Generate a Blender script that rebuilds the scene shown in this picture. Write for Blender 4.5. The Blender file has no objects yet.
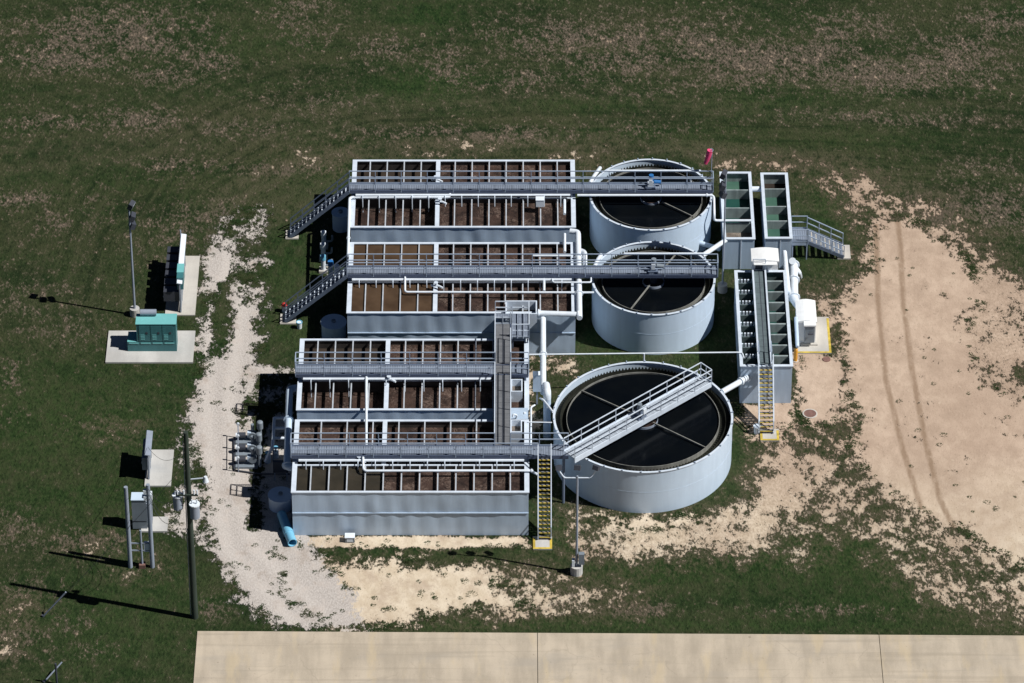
import bpy, math, random
import numpy as np
from mathutils import Vector, noise as mnoise
random.seed(7)
S = bpy.context.scene
COL = S.collection
# ------------------------------------------------------------------ survey of the site
# The plant was surveyed from the photograph: an aircraft 345 m away looking down 37.3 degrees.
F = 5000.0; EL = math.radians(37.3); DIST = F / 14.5
ce, se = math.cos(EL), math.sin(EL)
CAM = (0.0, -DIST * ce, DIST * se)
def W(u, v, z=0.0):
    a = (u - 512) / F; b = (341.5 - v) / F
    d = (a, ce + b * se, -se + b * ce); t = (z - CAM[2]) / d[2]
    return (CAM[0] + t * d[0], CAM[1] + t * d[1])
def P3(u, v, z=0.0):
    x, y = W(u, v, z); return Vector((x, y, z))
def Yv(v, z=0.0): return W(512, v, z)[1]

# ------------------------------------------------------------------ mesh builder
class MB:
    def __init__(s): s.v = []; s.f = []
    def add(s, vs, fs):
        o = len(s.v); s.v += [tuple(p) for p in vs]; s.f += [tuple(i + o for i in q) for q in fs]; return s
    def obox(s, c, ax, ay, az):
        c, ax, ay, az = Vector(c), Vector(ax), Vector(ay), Vector(az)
        vs = [c + sx * ax + sy * ay + sz * az for sz in (-1, 1) for sy in (-1, 1) for sx in (-1, 1)]
        return s.add(vs, [(0, 2, 3, 1), (4, 5, 7, 6), (0, 1, 5, 4), (2, 6, 7, 3), (0, 4, 6, 2), (1, 3, 7, 5)])
    def box(s, x0, x1, y0, y1, z0, z1):
        return s.obox(((x0 + x1) / 2, (y0 + y1) / 2, (z0 + z1) / 2), ((x1 - x0) / 2, 0, 0), (0, (y1 - y0) / 2, 0), (0, 0, (z1 - z0) / 2))
    def beam(s, p, q, w, h):
        p, q = Vector(p), Vector(q); d = q - p; L = d.length; d.normalize()
        up = Vector((0, 0, 1)) if abs(d.z) < 0.99 else Vector((0, 1, 0))
        sd = d.cross(up).normalized(); up = sd.cross(d).normalized()
        return s.obox((p + q) / 2, d * L / 2, sd * w / 2, up * h / 2)
    def tube(s, pts, r, n=8, cap=True):
        pts = [Vector(p) for p in pts]; m = len(pts); rings = []
        t0 = (pts[1] - pts[0]).normalized()
        up = Vector((0, 0, 1)) if abs(t0.z) < 0.9 else Vector((0, 1, 0))
        side = t0.cross(up).normalized(); rs = r if isinstance(r, (list, tuple)) else [r] * m
        vs = []
        for i in range(m):
            a = (pts[i] - pts[i - 1]).normalized() if i else (pts[1] - pts[0]).normalized()
            b = (pts[i + 1] - pts[i]).normalized() if i < m - 1 else a
            t = (a + b)
            t = t.normalized() if t.length > 1e-6 else a
            side = (side - t * side.dot(t)).normalized(); u2 = t.cross(side)
            for k in range(n):
                an = 2 * math.pi * k / n
                vs.append(pts[i] + rs[i] * (math.cos(an) * side + math.sin(an) * u2))
        fs = [(i * n + k, i * n + (k + 1) % n, (i + 1) * n + (k + 1) % n, (i + 1) * n + k) for i in range(m - 1) for k in range(n)]
        if cap: fs += [tuple(range(n - 1, -1, -1)), tuple(range((m - 1) * n, m * n))]
        return s.add(vs, fs)
    def cyl(s, p, q, r, n=12, r2=None): return s.tube([p, q], [r, r if r2 is None else r2], n)
    def lathe(s, cx, cy, prof, n=64, closed=True):
        m = len(prof); vs = [(cx + r * math.cos(2 * math.pi * k / n), cy + r * math.sin(2 * math.pi * k / n), z) for r, z in prof for k in range(n)]
        mm = m if closed else m - 1
        fs = [(i * n + k, i * n + (k + 1) % n, ((i + 1) % m) * n + (k + 1) % n, ((i + 1) % m) * n + k) for i in range(mm) for k in range(n)]
        return s.add(vs, fs)
    def ring(s, cx, cy, r0, r1, z0, z1, n=64): return s.lathe(cx, cy, [(r0, z0), (r1, z0), (r1, z1), (r0, z1)], n)
    def dome(s, cx, cy, r, z0, h, n=16, k=5):
        prof = [(r * math.cos(i / k * math.pi / 2) + 1e-4, z0 + h * math.sin(i / k * math.pi / 2)) for i in range(k + 1)]
        return s.lathe(cx, cy, prof, n, False)
    def build(s, name, mat, parent=None, smooth=False, origin=None):
        o0 = Vector(parent.matrix_basis.translation) if parent is not None else Vector((0, 0, 0))
        if parent is not None and parent.parent is not None: o0 = o0 + Vector(parent.parent.matrix_basis.translation)
        off = Vector(origin) if origin is not None else (Vector((0, 0, 0)) if parent is not None else Vector(s.v[0]))
        if parent is not None and origin is None: off = o0
        me = bpy.data.meshes.new(name)
        me.from_pydata([(p[0] - off[0], p[1] - off[1], p[2] - off[2]) for p in s.v], [], s.f)
        me.materials.append(mat)
        if smooth:
            me.polygons.foreach_set('use_smooth', [True] * len(me.polygons))
            try: me.set_sharp_from_angle(angle=math.radians(40))
            except Exception: pass
        me.update()
        ob = bpy.data.objects.new(name, me); COL.objects.link(ob)
        if parent is not None: ob.parent = parent; ob.location = off - o0
        else: ob.location = off
        return ob

def tag(o, label, cat, group=None, kind=None):
    if label: o['label'] = label
    if cat: o['category'] = cat
    if group: o['group'] = group
    if kind: o['kind'] = kind
    return o
def thing(name, label, cat, loc, group=None):
    o = bpy.data.objects.new(name, None); COL.objects.link(o); o.location = loc
    o.empty_display_size = 0.3
    return tag(o, label, cat, group)
def clone(o, parent, delta):
    c = o.copy(); COL.objects.link(c); c.parent = parent
    c.location = Vector(o.location) + Vector(delta)
    for ch in o.children:
        d = ch.copy(); COL.objects.link(d); d.parent = c
    return c
def fillet(pts, rb, k=4):
    pts = [Vector(p) for p in pts]; out = [pts[0]]
    for i in range(1, len(pts) - 1):
        a, b, c = pts[i - 1], pts[i], pts[i + 1]
        r = min(rb, (a - b).length * .45, (c - b).length * .45)
        p = b + (a - b).normalized() * r; q = b + (c - b).normalized() * r
        for j in range(k + 1):
            t = j / k; out.append((1 - t) ** 2 * p + 2 * t * (1 - t) * b + t * t * q)
    out.append(pts[-1]); return out

# ------------------------------------------------------------------ materials
def newmat(name):
    m = bpy.data.materials.new(name); m.use_nodes = True
    nt = m.node_tree; b = nt.nodes['Principled BSDF']; return m, nt, b
def N(nt, t, **kw):
    n = nt.nodes.new(t)
    for k, v in kw.items():
        if k in n.inputs: n.inputs[k].default_value = v
        else: setattr(n, k, v)
    return n
def coords(nt, scale=(1, 1, 1), world=True):
    g = N(nt, 'ShaderNodeNewGeometry'); mp = N(nt, 'ShaderNodeMapping'); mp.inputs['Scale'].default_value = scale
    nt.links.new(g.outputs['Position'], mp.inputs['Vector']); return mp.outputs['Vector']
def noise_n(nt, vec, scale, detail=4, rough=.55):
    n = N(nt, 'ShaderNodeTexNoise'); n.inputs['Scale'].default_value = scale; n.inputs['Detail'].default_value = detail
    n.inputs['Roughness'].default_value = rough
    if vec is not None: nt.links.new(vec, n.inputs['Vector'])
    return n.outputs['Fac']
def mth(nt, op, a, b=None, c=None, clamp=False):
    n = N(nt, 'ShaderNodeMath'); n.operation = op; n.use_clamp = clamp
    for i, x in enumerate((a, b, c)):
        if x is None: continue
        if isinstance(x, (int, float)): n.inputs[i].default_value = x
        else: nt.links.new(x, n.inputs[i])
    return n.outputs[0]
def ss(nt, x, lo, hi):
    n = N(nt, 'ShaderNodeMapRange'); n.interpolation_type = 'SMOOTHSTEP'
    nt.links.new(x, n.inputs['Value'])
    for k, v in (('From Min', lo), ('From Max', hi)):
        n.inputs[k].default_value = v
    return n.outputs['Result']
def mixc(nt, fac, a, b):
    n = N(nt, 'ShaderNodeMix'); n.data_type = 'RGBA'
    def put(x, s):
        if isinstance(x, tuple): s.default_value = x if len(x) == 4 else x + (1,)
        else: nt.links.new(x, s)
    if isinstance(fac, (int, float)): n.inputs[0].default_value = fac
    else: nt.links.new(fac, n.inputs[0])
    put(a, n.inputs[6]); put(b, n.inputs[7]); return n.outputs[2]
def bump(nt, b, h, strength, dist):
    n = N(nt, 'ShaderNodeBump'); n.inputs['Strength'].default_value = strength; n.inputs['Distance'].default_value = dist
    nt.links.new(h, n.inputs['Height']); nt.links.new(n.outputs['Normal'], b.inputs['Normal'])

def paint(name, col, rough=.45, var=.12, rust=0.0, dent=0.0, streak=True, metal=0.0, spec=.4, drip=0.0):
    m, nt, b = newmat(name)
    v1 = coords(nt, (1.6, 1.6, .22 if streak else 1.6)); n1 = noise_n(nt, v1, 1.6, 5)
    v2 = coords(nt); n2 = noise_n(nt, v2, .55, 3)
    f = mth(nt, 'ADD', mth(nt, 'MULTIPLY', n1, .6), mth(nt, 'MULTIPLY', n2, .4))
    f = ss(nt, f, .36, .64)
    c0 = tuple(x * (1 - var) for x in col); c1 = tuple(min(1, x * (1 + var * .5)) for x in col)
    c = mixc(nt, f, c0, c1)
    if rust > 0:
        n3 = noise_n(nt, coords(nt, (3, 3, 1.2)), 1.3, 6, .65); r = ss(nt, n3, .72 - rust * .12, .76)
        c = mixc(nt, r, c, (.13, .07, .045))
    if drip > 0:
        nd = noise_n(nt, coords(nt, (3.2, 3.2, .10)), 1.0, 6, .7); nz = noise_n(nt, coords(nt), .45, 3)
        c = mixc(nt, mth(nt, 'MULTIPLY', mth(nt, 'MULTIPLY', ss(nt, nd, .54, .70), ss(nt, nz, .35, .6)), drip), c, (.16, .13, .11))
        c = mixc(nt, mth(nt, 'MULTIPLY', ss(nt, noise_n(nt, coords(nt, (5, 5, .08)), 1.3, 4, .6), .60, .70), drip * .8), c, tuple(min(1, x * 1.35) for x in col))
    nt.links.new(c, b.inputs['Base Color']); b.inputs['Roughness'].default_value = rough
    b.inputs['Metallic'].default_value = metal; b.inputs['Specular IOR Level'].default_value = spec
    if dent > 0:
        h = noise_n(nt, coords(nt, (.85, .85, .35)), 1.0, 1.5, .4)
        bump(nt, b, h, 1.0, dent)
    return m
M = {}
M['wall'] = paint('basin_paint', (.435, .54, .665), .45, .10, .0, .0, drip=.16)
M['tank'] = paint('tank_paint', (.54, .65, .77), .42, .05, .0, .03, drip=.07)
M['rim'] = paint('rim_paint', (.60, .67, .755), .45, .10, .06, 0)
M['bar'] = paint('bar_paint', (.45, .485, .53), .5, .14, .35, 0)
M['white'] = paint('white_paint', (.71, .77, .83), .4, .07, .0, 0)
M['frp'] = paint('white_fibreglass', (.80, .81, .81), .5, .05, 0, 0)
M['steel'] = paint('walkway_steel', (.135, .17, .235), .45, .14, .05, 0)
M['rail'] = paint('rail_galvanised', (.33, .40, .50), .4, .10, 0, 0)
M['dark'] = paint('dark_steel', (.05, .055, .07), .5, .1, .1, 0)
M['teal'] = paint('teal_enamel', (.048, .175, .19), .42, .10, 0, 0)
M['teal_lit'] = paint('teal_enamel_lit', (.17, .47, .47), .45, .06, 0, 0)  # paler copy of the teal enamel: sunlight on top faces put into the colour
M['bluep'] = paint('blue_pipe', (.18, .47, .66), .4, .06, 0, 0)
M['blue'] = paint('blue_motor', (.03, .16, .42), .4, .08, 0, 0)
M['greycab'] = paint('grey_cabinet', (.20, .235, .27), .5, .10, 0, 0)
M['beam'] = paint('painted_beam', (.065, .085, .14), .5, .1, 0, 0)
M['galv'] = paint('galvanised_post', (.27, .31, .375), .45, .1, 0, 0)
M['yellow'] = paint('yellow_paint', (.58, .43, .07), .55, .35, 0, 0)
M['orange'] = paint('orange_paint', (.70, .33, .04), .55, .15, 0, 0)
M['pink'] = paint('pink_fabric', (.75, .07, .19), .8, .1, 0, 0, False)
M['red'] = paint('red_enamel', (.5, .05, .04), .5, .1, 0, 0)
M['rust'] = paint('rusty_iron', (.20, .11, .09), .8, .25, 0, 0)
M['pole'] = paint('treated_timber', (.035, .05, .038), .85, .25, 0, 0)
M['black'] = paint('black_rubber', (.012, .013, .016), .5, .1, 0, 0)
M['wire'] = paint('wire', (.05, .055, .06), .5, 0, 0, 0)
M['innerwall'] = paint('stained_shaded_wall', (.05, .042, .038), .75, .35, .3, 0)  # stain tone, darkened further for the shade inside the cells
M['innergreen'] = paint('inner_channel_paint', (.27, .32, .32), .6, .3, .2, 0)
M['innerdark'] = paint('dark_channel_paint', (.10, .135, .14), .6, .25, .2, 0)
M['armp'] = paint('weathered_arm', (.22, .22, .20), .7, .35, .3, 0)
M['algae'] = paint('algae_trough', (.016, .018, .011), .8, .6, 0, 0, False)

def concrete(name, col, joints=None, stain=.18):
    m, nt, b = newmat(name)
    n1 = noise_n(nt, coords(nt, (.9, .16, 1)), 1.0, 6, .6); n2 = noise_n(nt, coords(nt), 14, 3); n4 = noise_n(nt, coords(nt), .35, 3)
    f = mth(nt, 'ADD', mth(nt, 'MULTIPLY', n1, .5), mth(nt, 'ADD', mth(nt, 'MULTIPLY', n2, .15), mth(nt, 'MULTIPLY', n4, .35)))
    f = ss(nt, f, .36, .64)
    c = mixc(nt, f, tuple(x * (1 - stain) for x in col), tuple(min(1, x * (1 + stain * .45)) for x in col))
    n3 = noise_n(nt, coords(nt, (.25, .8, 1)), .5, 5, .6)
    c = mixc(nt, mth(nt, 'MULTIPLY', ss(nt, n3, .5, .72), .55), c, (col[0] * .72, col[1] * .76, col[2] * .83))
    n5 = noise_n(nt, coords(nt), 1.7, 6, .7)
    c = mixc(nt, mth(nt, 'MULTIPLY', ss(nt, n5, .62, .72), .35), c, (col[0] * .55, col[1] * .55, col[2] * .55))
    nt.links.new(c, b.inputs['Base Color']); b.inputs['Roughness'].default_value = .9; b.inputs['Specular IOR Level'].default_value = .2
    if stain > .21:
        tm = noise_n(nt, coords(nt, (.05, 1.6, 1)), 1.0, 4, .6); c2 = mixc(nt, mth(nt, 'MULTIPLY', ss(nt, tm, .53, .66), .35), c, tuple(x * .62 for x in col))
        c2 = mixc(nt, mth(nt, 'MULTIPLY', ss(nt, noise_n(nt, coords(nt, (.5, .12, 1)), 1.2, 6, .65), .52, .66), .5), c2, (col[0] * 1.12, col[1] * 1.06, col[2] * .88))
        vo = N(nt, 'ShaderNodeTexVoronoi'); vo.feature = 'DISTANCE_TO_EDGE'; vo.inputs['Scale'].default_value = .16
        ds = N(nt, 'ShaderNodeVectorMath'); ds.operation = 'ADD'; nz = N(nt, 'ShaderNodeTexNoise'); nz.inputs['Scale'].default_value = .8; nz.inputs['Detail'].default_value = 5; nt.links.new(coords(nt), nz.inputs['Vector'])
        nt.links.new(coords(nt), ds.inputs[0]); nt.links.new(nz.outputs['Color'], ds.inputs[1]); nt.links.new(ds.outputs[0], vo.inputs['Vector'])
        c2 = mixc(nt, mth(nt, 'MULTIPLY', mth(nt, 'MULTIPLY', ss(nt, vo.outputs['Distance'], .010, .002), ss(nt, n4, .45, .55)), .18), c2, tuple(x * .45 for x in col))
        c2 = mixc(nt, mth(nt, 'MULTIPLY', ss(nt, noise_n(nt, coords(nt), 2.6, 5, .7), .66, .72), .6), c2, (.16, .12, .09))
        nt.links.new(c2, b.inputs['Base Color'])
    bump(nt, b, n2, .3, .01); return m
M['conc'] = concrete('pavement_concrete', (.475, .405, .315), None, .22)
M['pad'] = concrete('pad_concrete', (.52, .49, .44))
M['padwhite'] = concrete('white_pad_concrete', (.50, .49, .465), None, .2)

def grating(name, axis, col):
    m, nt, b = newmat(name)
    sc = (1, 0, 0) if axis == 'X' else ((0, 1, 0) if axis == 'Y' else (.76, .65, 0))
    g = N(nt, 'ShaderNodeNewGeometry')
    d = N(nt, 'ShaderNodeVectorMath'); d.operation = 'DOT_PRODUCT'; nt.links.new(g.outputs['Position'], d.inputs[0]); d.inputs[1].default_value = sc
    t = d.outputs['Value']
    fine = mth(nt, 'SINE', mth(nt, 'MULTIPLY', t, 2 * math.pi / .16)); fine = ss(nt, fine, -.6, .8)
    joint = mth(nt, 'ABSOLUTE', mth(nt, 'SUBTRACT', mth(nt, 'FRACT', mth(nt, 'MULTIPLY', t, 1 / 1.22)), .5)); joint = ss(nt, joint, .475, .49)
    n1 = noise_n(nt, coords(nt), 2.2, 4)
    c = mixc(nt, fine, tuple(x * .82 for x in col), tuple(x * 1.08 for x in col))
    c = mixc(nt, ss(nt, n1, .4, .7), c, tuple(x * .75 for x in col))
    c = mixc(nt, mth(nt, 'MULTIPLY', joint, .7), c, tuple(x * .3 for x in col))
    nt.links.new(c, b.inputs['Base Color']); b.inputs['Roughness'].default_value = .55; b.inputs['Metallic'].default_value = .0
    bump(nt, b, fine, .5, .02); return m
M['gx'] = grating('grating_across', 'X', (.20, .235, .295))
M['gy'] = grating('grating_along', 'Y', (.16, .165, .175))
M['gc'] = grating('grating_channel', 'Y', (.12, .155, .165))
M['gd'] = grating('grating_bridge', 'D', (.42, .47, .53))

def foam(name, dark, mid, light, ns=1.0, amt=.5):
    m, nt, b = newmat(name)
    wv = coords(nt, (1, 1, 1))
    n0 = noise_n(nt, wv, .5 * ns, 3); n1 = noise_n(nt, wv, 2.2 * ns, 6, .7); n2 = noise_n(nt, wv, 5.5 * ns, 7, .75)
    c = mixc(nt, ss(nt, n1, .35, .66), dark, mid)
    c = mixc(nt, mth(nt, 'MULTIPLY', ss(nt, n0, .45, .62), .5), c, tuple(x * 1.6 for x in mid))
    n3 = noise_n(nt, coords(nt), .8 * ns, 2); wp = N(nt, 'ShaderNodeTexNoise'); wp.inputs['Scale'].default_value = 1.6 * ns; wp.inputs['Detail'].default_value = 5; wp.inputs['Distortion'].default_value = 2.2
    nt.links.new(wv, wp.inputs['Vector']); ridge = mth(nt, 'ABSOLUTE', mth(nt, 'SUBTRACT', wp.outputs['Fac'], .5))
    fl = mth(nt, 'MULTIPLY', ss(nt, ridge, .045, .004), ss(nt, n3, .42, .6))
    k = mth(nt, 'ADD', mth(nt, 'MULTIPLY', n2, .55), mth(nt, 'MULTIPLY', n3, .45))
    c = mixc(nt, mth(nt, 'MULTIPLY', mth(nt, 'MAXIMUM', fl, ss(nt, k, .55, .64)), amt), c, light)
    nt.links.new(c, b.inputs['Base Color']); b.inputs['Roughness'].default_value = .7; b.inputs['Specular IOR Level'].default_value = .25
    bump(nt, b, n2, .8, .08); return m
M['foam'] = foam('brown_froth', (.017, .010, .008), (.048, .028, .021), (.21, .15, .12), 1.1, .6)
M['scum'] = foam('dry_scum', (.10, .08, .065), (.18, .15, .125), (.3, .26, .22), 1.4, .6)
def water(name, col, col2, rough=.08, bs=.03, sc=1.2):
    m, nt, b = newmat(name)
    n = noise_n(nt, coords(nt), .6, 4); c = mixc(nt, ss(nt, n, .3, .7), col, col2)
    nt.links.new(c, b.inputs['Base Color']); b.inputs['Roughness'].default_value = rough; b.inputs['IOR'].default_value = 1.33
    b.inputs['Specular IOR Level'].default_value = .2
    bump(nt, b, noise_n(nt, coords(nt, (1, .5, 1)), sc, 3), .3, bs); return m
M['black_water'] = water('dark_settled_water', (.002, .003, .0045), (.0035, .0045, .0055), .16, .04)
M['amber'] = water('amber_mixed_liquor', (.050, .031, .019), (.088, .056, .034), .3, .02)
M['brownstill'] = water('dark_brown_liquor', (.03, .024, .02), (.05, .038, .03), .25, .02)
M['olive'] = water('olive_liquor', (.028, .025, .019), (.045, .038, .028), .2, .02)
M['green'] = water('green_water', (.010, .05, .042), (.02, .07, .058), .12, .02)
M['greenpale'] = water('pale_green_water', (.045, .105, .08), (.07, .14, .105), .15, .02)
M['glass'] = water('lamp_glass', (.35, .38, .42), (.4, .43, .46), .2, 0)

# ------------------------------------------------------------------ ground: one sheet with soil fields
def sdpoly(px, py, poly):
    poly = np.array(poly); n = len(poly); d = np.full(px.shape, 1e9); ins = np.zeros(px.shape, bool)
    for i in range(n):
        a, b = poly[i], poly[(i + 1) % n]; e = b - a
        wx, wy = px - a[0], py - a[1]
        t = np.clip((wx * e[0] + wy * e[1]) / (e @ e), 0, 1)
        d = np.minimum(d, np.hypot(wx - e[0] * t, wy - e[1] * t))
        c = ((a[1] <= py) & (b[1] > py)) | ((b[1] <= py) & (a[1] > py))
        with np.errstate(divide='ignore', invalid='ignore'):
            xc = a[0] + (py - a[1]) / (b[1] - a[1] if b[1] != a[1] else 1e-9) * e[0]
        ins ^= c & (px < xc)
    return np.where(ins, d, -d)
def sdline(px, py, pts):
    pts = np.array(pts); d = np.full(px.shape, 1e9)
    for a, b in zip(pts[:-1], pts[1:]):
        e = b - a; wx, wy = px - a[0], py - a[1]
        t = np.clip((wx * e[0] + wy * e[1]) / (e @ e), 0, 1)
        d = np.minimum(d, np.hypot(wx - e[0] * t, wy - e[1] * t))
    return d
def pix(l): return [W(u, v) for u, v in l]
SAND = [   # outline, softness in metres
    ([(862, 190), (912, 205), (955, 232), (1000, 258), (1060, 292), (1060, 330), (1040, 372), (1080, 402), (1140, 430), (1160, 460), (1160, 660), (1030, 615),
      (975, 560), (905, 528), (862, 500), (838, 475), (850, 448), (832, 425), (838, 392), (820, 352), (824, 322), (816, 296), (850, 262), (868, 244), (866, 222)], 2.3),
    ([(868, 212), (905, 216), (960, 245), (985, 290), (968, 330), (982, 385), (1040, 402), (1120, 440), (1120, 600), (1010, 565), (950, 528), (880, 485), (848, 455), (856, 420), (838, 380), (836, 310), (866, 262)], 1.1),
    ([(796, 166), (852, 176), (884, 202), (872, 236), (846, 212), (806, 184)], 2.1),
    ([(878, 196), (960, 222), (1015, 262), (1000, 284), (930, 252), (880, 234)], 2.1),
    ([(800, 288), (836, 276), (846, 250), (862, 240), (850, 300), (836, 350), (812, 340)], 2.1),
    ([(738, 172), (800, 172), (870, 176), (930, 200), (985, 232), (960, 262), (900, 240), (868, 230), (840, 200), (790, 178)], 3.0),
    ([(296, 536), (528, 536), (535, 549), (420, 549), (300, 549)], .35),
    ([(270, 540), (345, 556), (440, 560), (500, 566), (500, 588), (560, 598), (500, 610), (440, 616), (400, 628), (330, 634), (280, 600)], 1.3),
    ([(440, 568), (560, 566), (650, 590), (640, 612), (560, 616), (430, 626), (400, 600)], 2.2),
    ([(575, 506), (640, 512), (735, 495), (760, 435), (860, 440), (860, 490), (800, 530), (780, 560), (700, 568), (640, 566), (575, 556)], 2.5),
    ([(592, 513), (650, 517), (700, 513), (690, 530), (620, 532)], .9),
    ([(790, 352), (850, 352), (856, 380), (845, 420), (812, 430), (795, 412)], 1.2),
    ([(742, 402), (795, 402), (800, 422), (778, 445), (752, 440), (736, 420)], 1.0),
    ([(850, 480), (930, 510), (1040, 560), (1060, 632), (960, 618), (860, 560)], 2.65),
    ([(780, 430), (860, 420), (900, 520), (800, 560), (740, 520)], 2.68),
    ([(526, 352), (534, 352), (538, 440), (524, 448)], .8),
    ([(545, 360), (575, 362), (570, 374), (546, 370)], 1.1),
    ([(62, 545), (100, 534), (122, 526), (112, 545), (80, 552)], 2.6),
    ([(30, 600), (12, 640), (0, 655), (-10, 615)], 3.4),
    ([(120, 571), (160, 562), (165, 568), (125, 577)], 2.2),
    ([(405, 146), (500, 140), (508, 146), (415, 153)], 2.6),
    ([(280, 158), (350, 150), (350, 158), (260, 172)], 3.2),
    ([(560, 156), (610, 150), (590, 164)], 3.2),
    ([(712, 158), (800, 162), (870, 172), (860, 182), (790, 176), (714, 172)], 2.62),
    ([(560, 497), (590, 512), (600, 560), (560, 560)], 2.6),
    ([(108, 418), (135, 424), (112, 436), (100, 428)], 3.2),
]
GRAV = [
    ([(226, 210), (272, 208), (266, 240), (264, 290), (260, 340), (252, 378), (246, 410), (250, 436), (305, 436), (305, 534), (318, 545), (332, 570), (352, 600), (372, 629),
      (278, 629), (240, 602), (222, 570), (205, 540), (203, 500), (194, 470), (185, 428), (196, 390), (199, 366), (199, 330), (205, 300), (200, 262), (214, 236)], 1.1),
    ([(185, 428), (196, 432), (206, 520), (206, 548), (190, 540), (168, 532), (168, 515), (180, 510)], 1.4),
    ([(240, 360), (300, 370), (300, 440), (240, 440)], .8),
]
ISLE = [   # grass islands in the track, and a strip that deepens the basins' shadow
    ([(214, 284), (227, 282), (226, 340), (221, 356), (213, 350)], .9),
    ([(262, 270), (272, 262), (270, 330), (258, 345)], .9),
    ([(246, 246), (270, 240), (268, 296), (252, 300)], 2.2),
    ([(232, 214), (246, 214), (242, 236), (232, 240)], 2.6),
    ([(246, 396), (252, 396), (252, 408), (246, 408)], .6),
    ([(257, 376), (310, 372), (310, 410), (275, 412), (262, 440), (262, 478), (256, 530), (249, 528), (254, 440), (255, 400)], .5),  # dark grass beside the basins, laid to make their shadow blacker
]
DRY = [(110, 35, 110, 30, .95), (60, 60, 60, 16, .9), (50, 120, 70, 14, .55), (200, 60, 60, 18, .75), (140, 120, 60, 14, .8), (30, 198, 60, 10, .7), (70, 222, 30, 14, .8), (235, 130, 50, 12, .6), (300, 20, 40, 30, .7),
       (170, 165, 40, 10, .6), (390, 50, 40, 20, .7), (450, 70, 30, 30, .8), (560, 40, 60, 28, .85), (620, 50, 60, 40, .9), (700, 40, 60, 30, .9), (760, 60, 90, 34, 1.), (850, 30, 60, 20, .8),
       (880, 70, 90, 28, .95), (960, 60, 70, 30, .9), (720, 75, 60, 14, .9), (1000, 20, 50, 16, .8), (820, 60, 50, 24, .9), (520, 80, 60, 16, .6), (480, 135, 120, 10, .8), (620, 130, 100, 8, .55),
       (640, 92, 60, 6, .5), (940, 120, 80, 8, .6), (850, 115, 80, 8, .6), (990, 168, 40, 10, .8), (1000, 210, 50, 22, .9), (940, 210, 50, 22, 1.), (210, 215, 40, 16, .7), (285, 170, 60, 8, .8),
       (180, 240, 36, 24, .6), (35, 300, 40, 20, .5), (70, 330, 50, 20, .5), (95, 425, 40, 12, .6), (10, 380, 16, 30, .7), (20, 420, 20, 10, .6), (90, 540, 40, 14, .8), (20, 640, 30, 20, .9),
       (60, 625, 40, 14, .6), (95, 650, 30, 10, .6), (30, 590, 30, 12, .7), (15, 530, 25, 20, .7), (210, 610, 18, 12, .8), (240, 595, 16, 10, .6), (640, 610, 30, 8, .9), (830, 610, 60, 6, .6), (820, 610, 20, 6, .6), (560, 600, 30, 12, .9),
       (500, 30, 60, 14, .6), (130, 180, 60, 8, .5), (1010, 300, 14, 40, .7), (320, 100, 60, 20, .45), (150, 75, 60, 12, .7)]
LUSH = [(60, 420, 120, 60, .9), (190, 360, 50, 60, .7), (100, 500, 90, 24, .8), (130, 620, 90, 50, .8), (250, 40, 60, 26, .5), (420, 85, 60, 18, .9), (430, 15, 40, 20, .9), (330, 190, 60, 30, .5), (580, 105, 60, 8, .7), (780, 100, 90, 12, .6),
        (860, 140, 130, 10, .5), (835, 210, 30, 30, .8), (790, 250, 60, 20, .9), (820, 560, 120, 36, 1.), (900, 600, 120, 14, .8), (660, 570, 60, 22, .8), (440, 550, 90, 8, .7), (290, 270, 40, 40, .9), (290, 330, 40, 24, .9), (620, 350, 60, 18, .8),
        (700, 350, 30, 60, .6), (560, 530, 30, 20, .8), (600, 625, 400, 5, .9), (1000, 380, 16, 30, .5), (700, 440, 40, 40, .7), (110, 180, 120, 12, .4), (700, 135, 160, 10, .4)]
RUTS = [[(876, 225), (877, 260), (878, 300), (886, 380), (903, 450), (925, 520), (960, 600)], [(895, 205), (900, 240), (903, 300), (912, 370), (925, 440), (940, 500), (985, 590)]]
ARCS = [[(846, 358), (880, 360), (915, 358), (950, 345), (972, 322), (978, 300), (960, 270), (920, 258), (870, 262)]]
def axis(a, b, st, far):
    mid = np.arange(a, b + 1e-6, st); out = [b]; s = st
    while out[-1] < far: s *= 1.6; out.append(out[-1] + s)
    lo = [a]; s = st
    while lo[-1] > -far: s *= 1.6; lo.append(lo[-1] - s)
    return np.concatenate([lo[:0:-1], mid, out[1:]])
gx = axis(-46, 46, .25, 900); gy = axis(-42, 50, .25, 900)
X, Y = np.meshgrid(gx, gy); nxg, nyg = len(gx), len(gy); X = X.ravel(); Y = Y.ravel()
def gauss(lst):
    r = np.zeros_like(X)
    for u, v, ru, rv, k in lst:
        cx, cy = W(u, v); sx = ru / 14.3; sy = rv / 8.7
        r = np.maximum(r, k * np.exp(-(((X - cx) / sx) ** 2 + ((Y - cy) / sy) ** 2) * .8))
    return r
sandf = np.full_like(X, -1.5)
spkf = np.zeros_like(X)
for pl, sf in SAND:
    sd_ = sdpoly(X, Y, pix(pl))
    if sf < 2: sandf = np.maximum(sandf, np.clip(sd_ / sf, -1.5, 1.3))
    spkf = np.maximum(spkf, np.clip(.42 + .30 * sd_ / max(sf, 1.6), 0, .70 if sf < 2 else (.74 if sf < 2.55 else (.60 if sf < 2.7 else (.84 if sf < 3.1 else .46)))))
gravf = np.full_like(X, -1.5)
for pl, sf in GRAV: gravf = np.maximum(gravf, np.clip(sdpoly(X, Y, pix(pl)) / sf, -1.5, 1.5))
for pl, sf in ISLE: gravf = np.minimum(gravf, np.clip(-sdpoly(X, Y, pix(pl)) / sf, -.25, 1.5))
dryf = np.clip(gauss(DRY), 0, 1); lushf = np.clip(gauss(LUSH), 0, 1)
rut = np.zeros_like(X)
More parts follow.
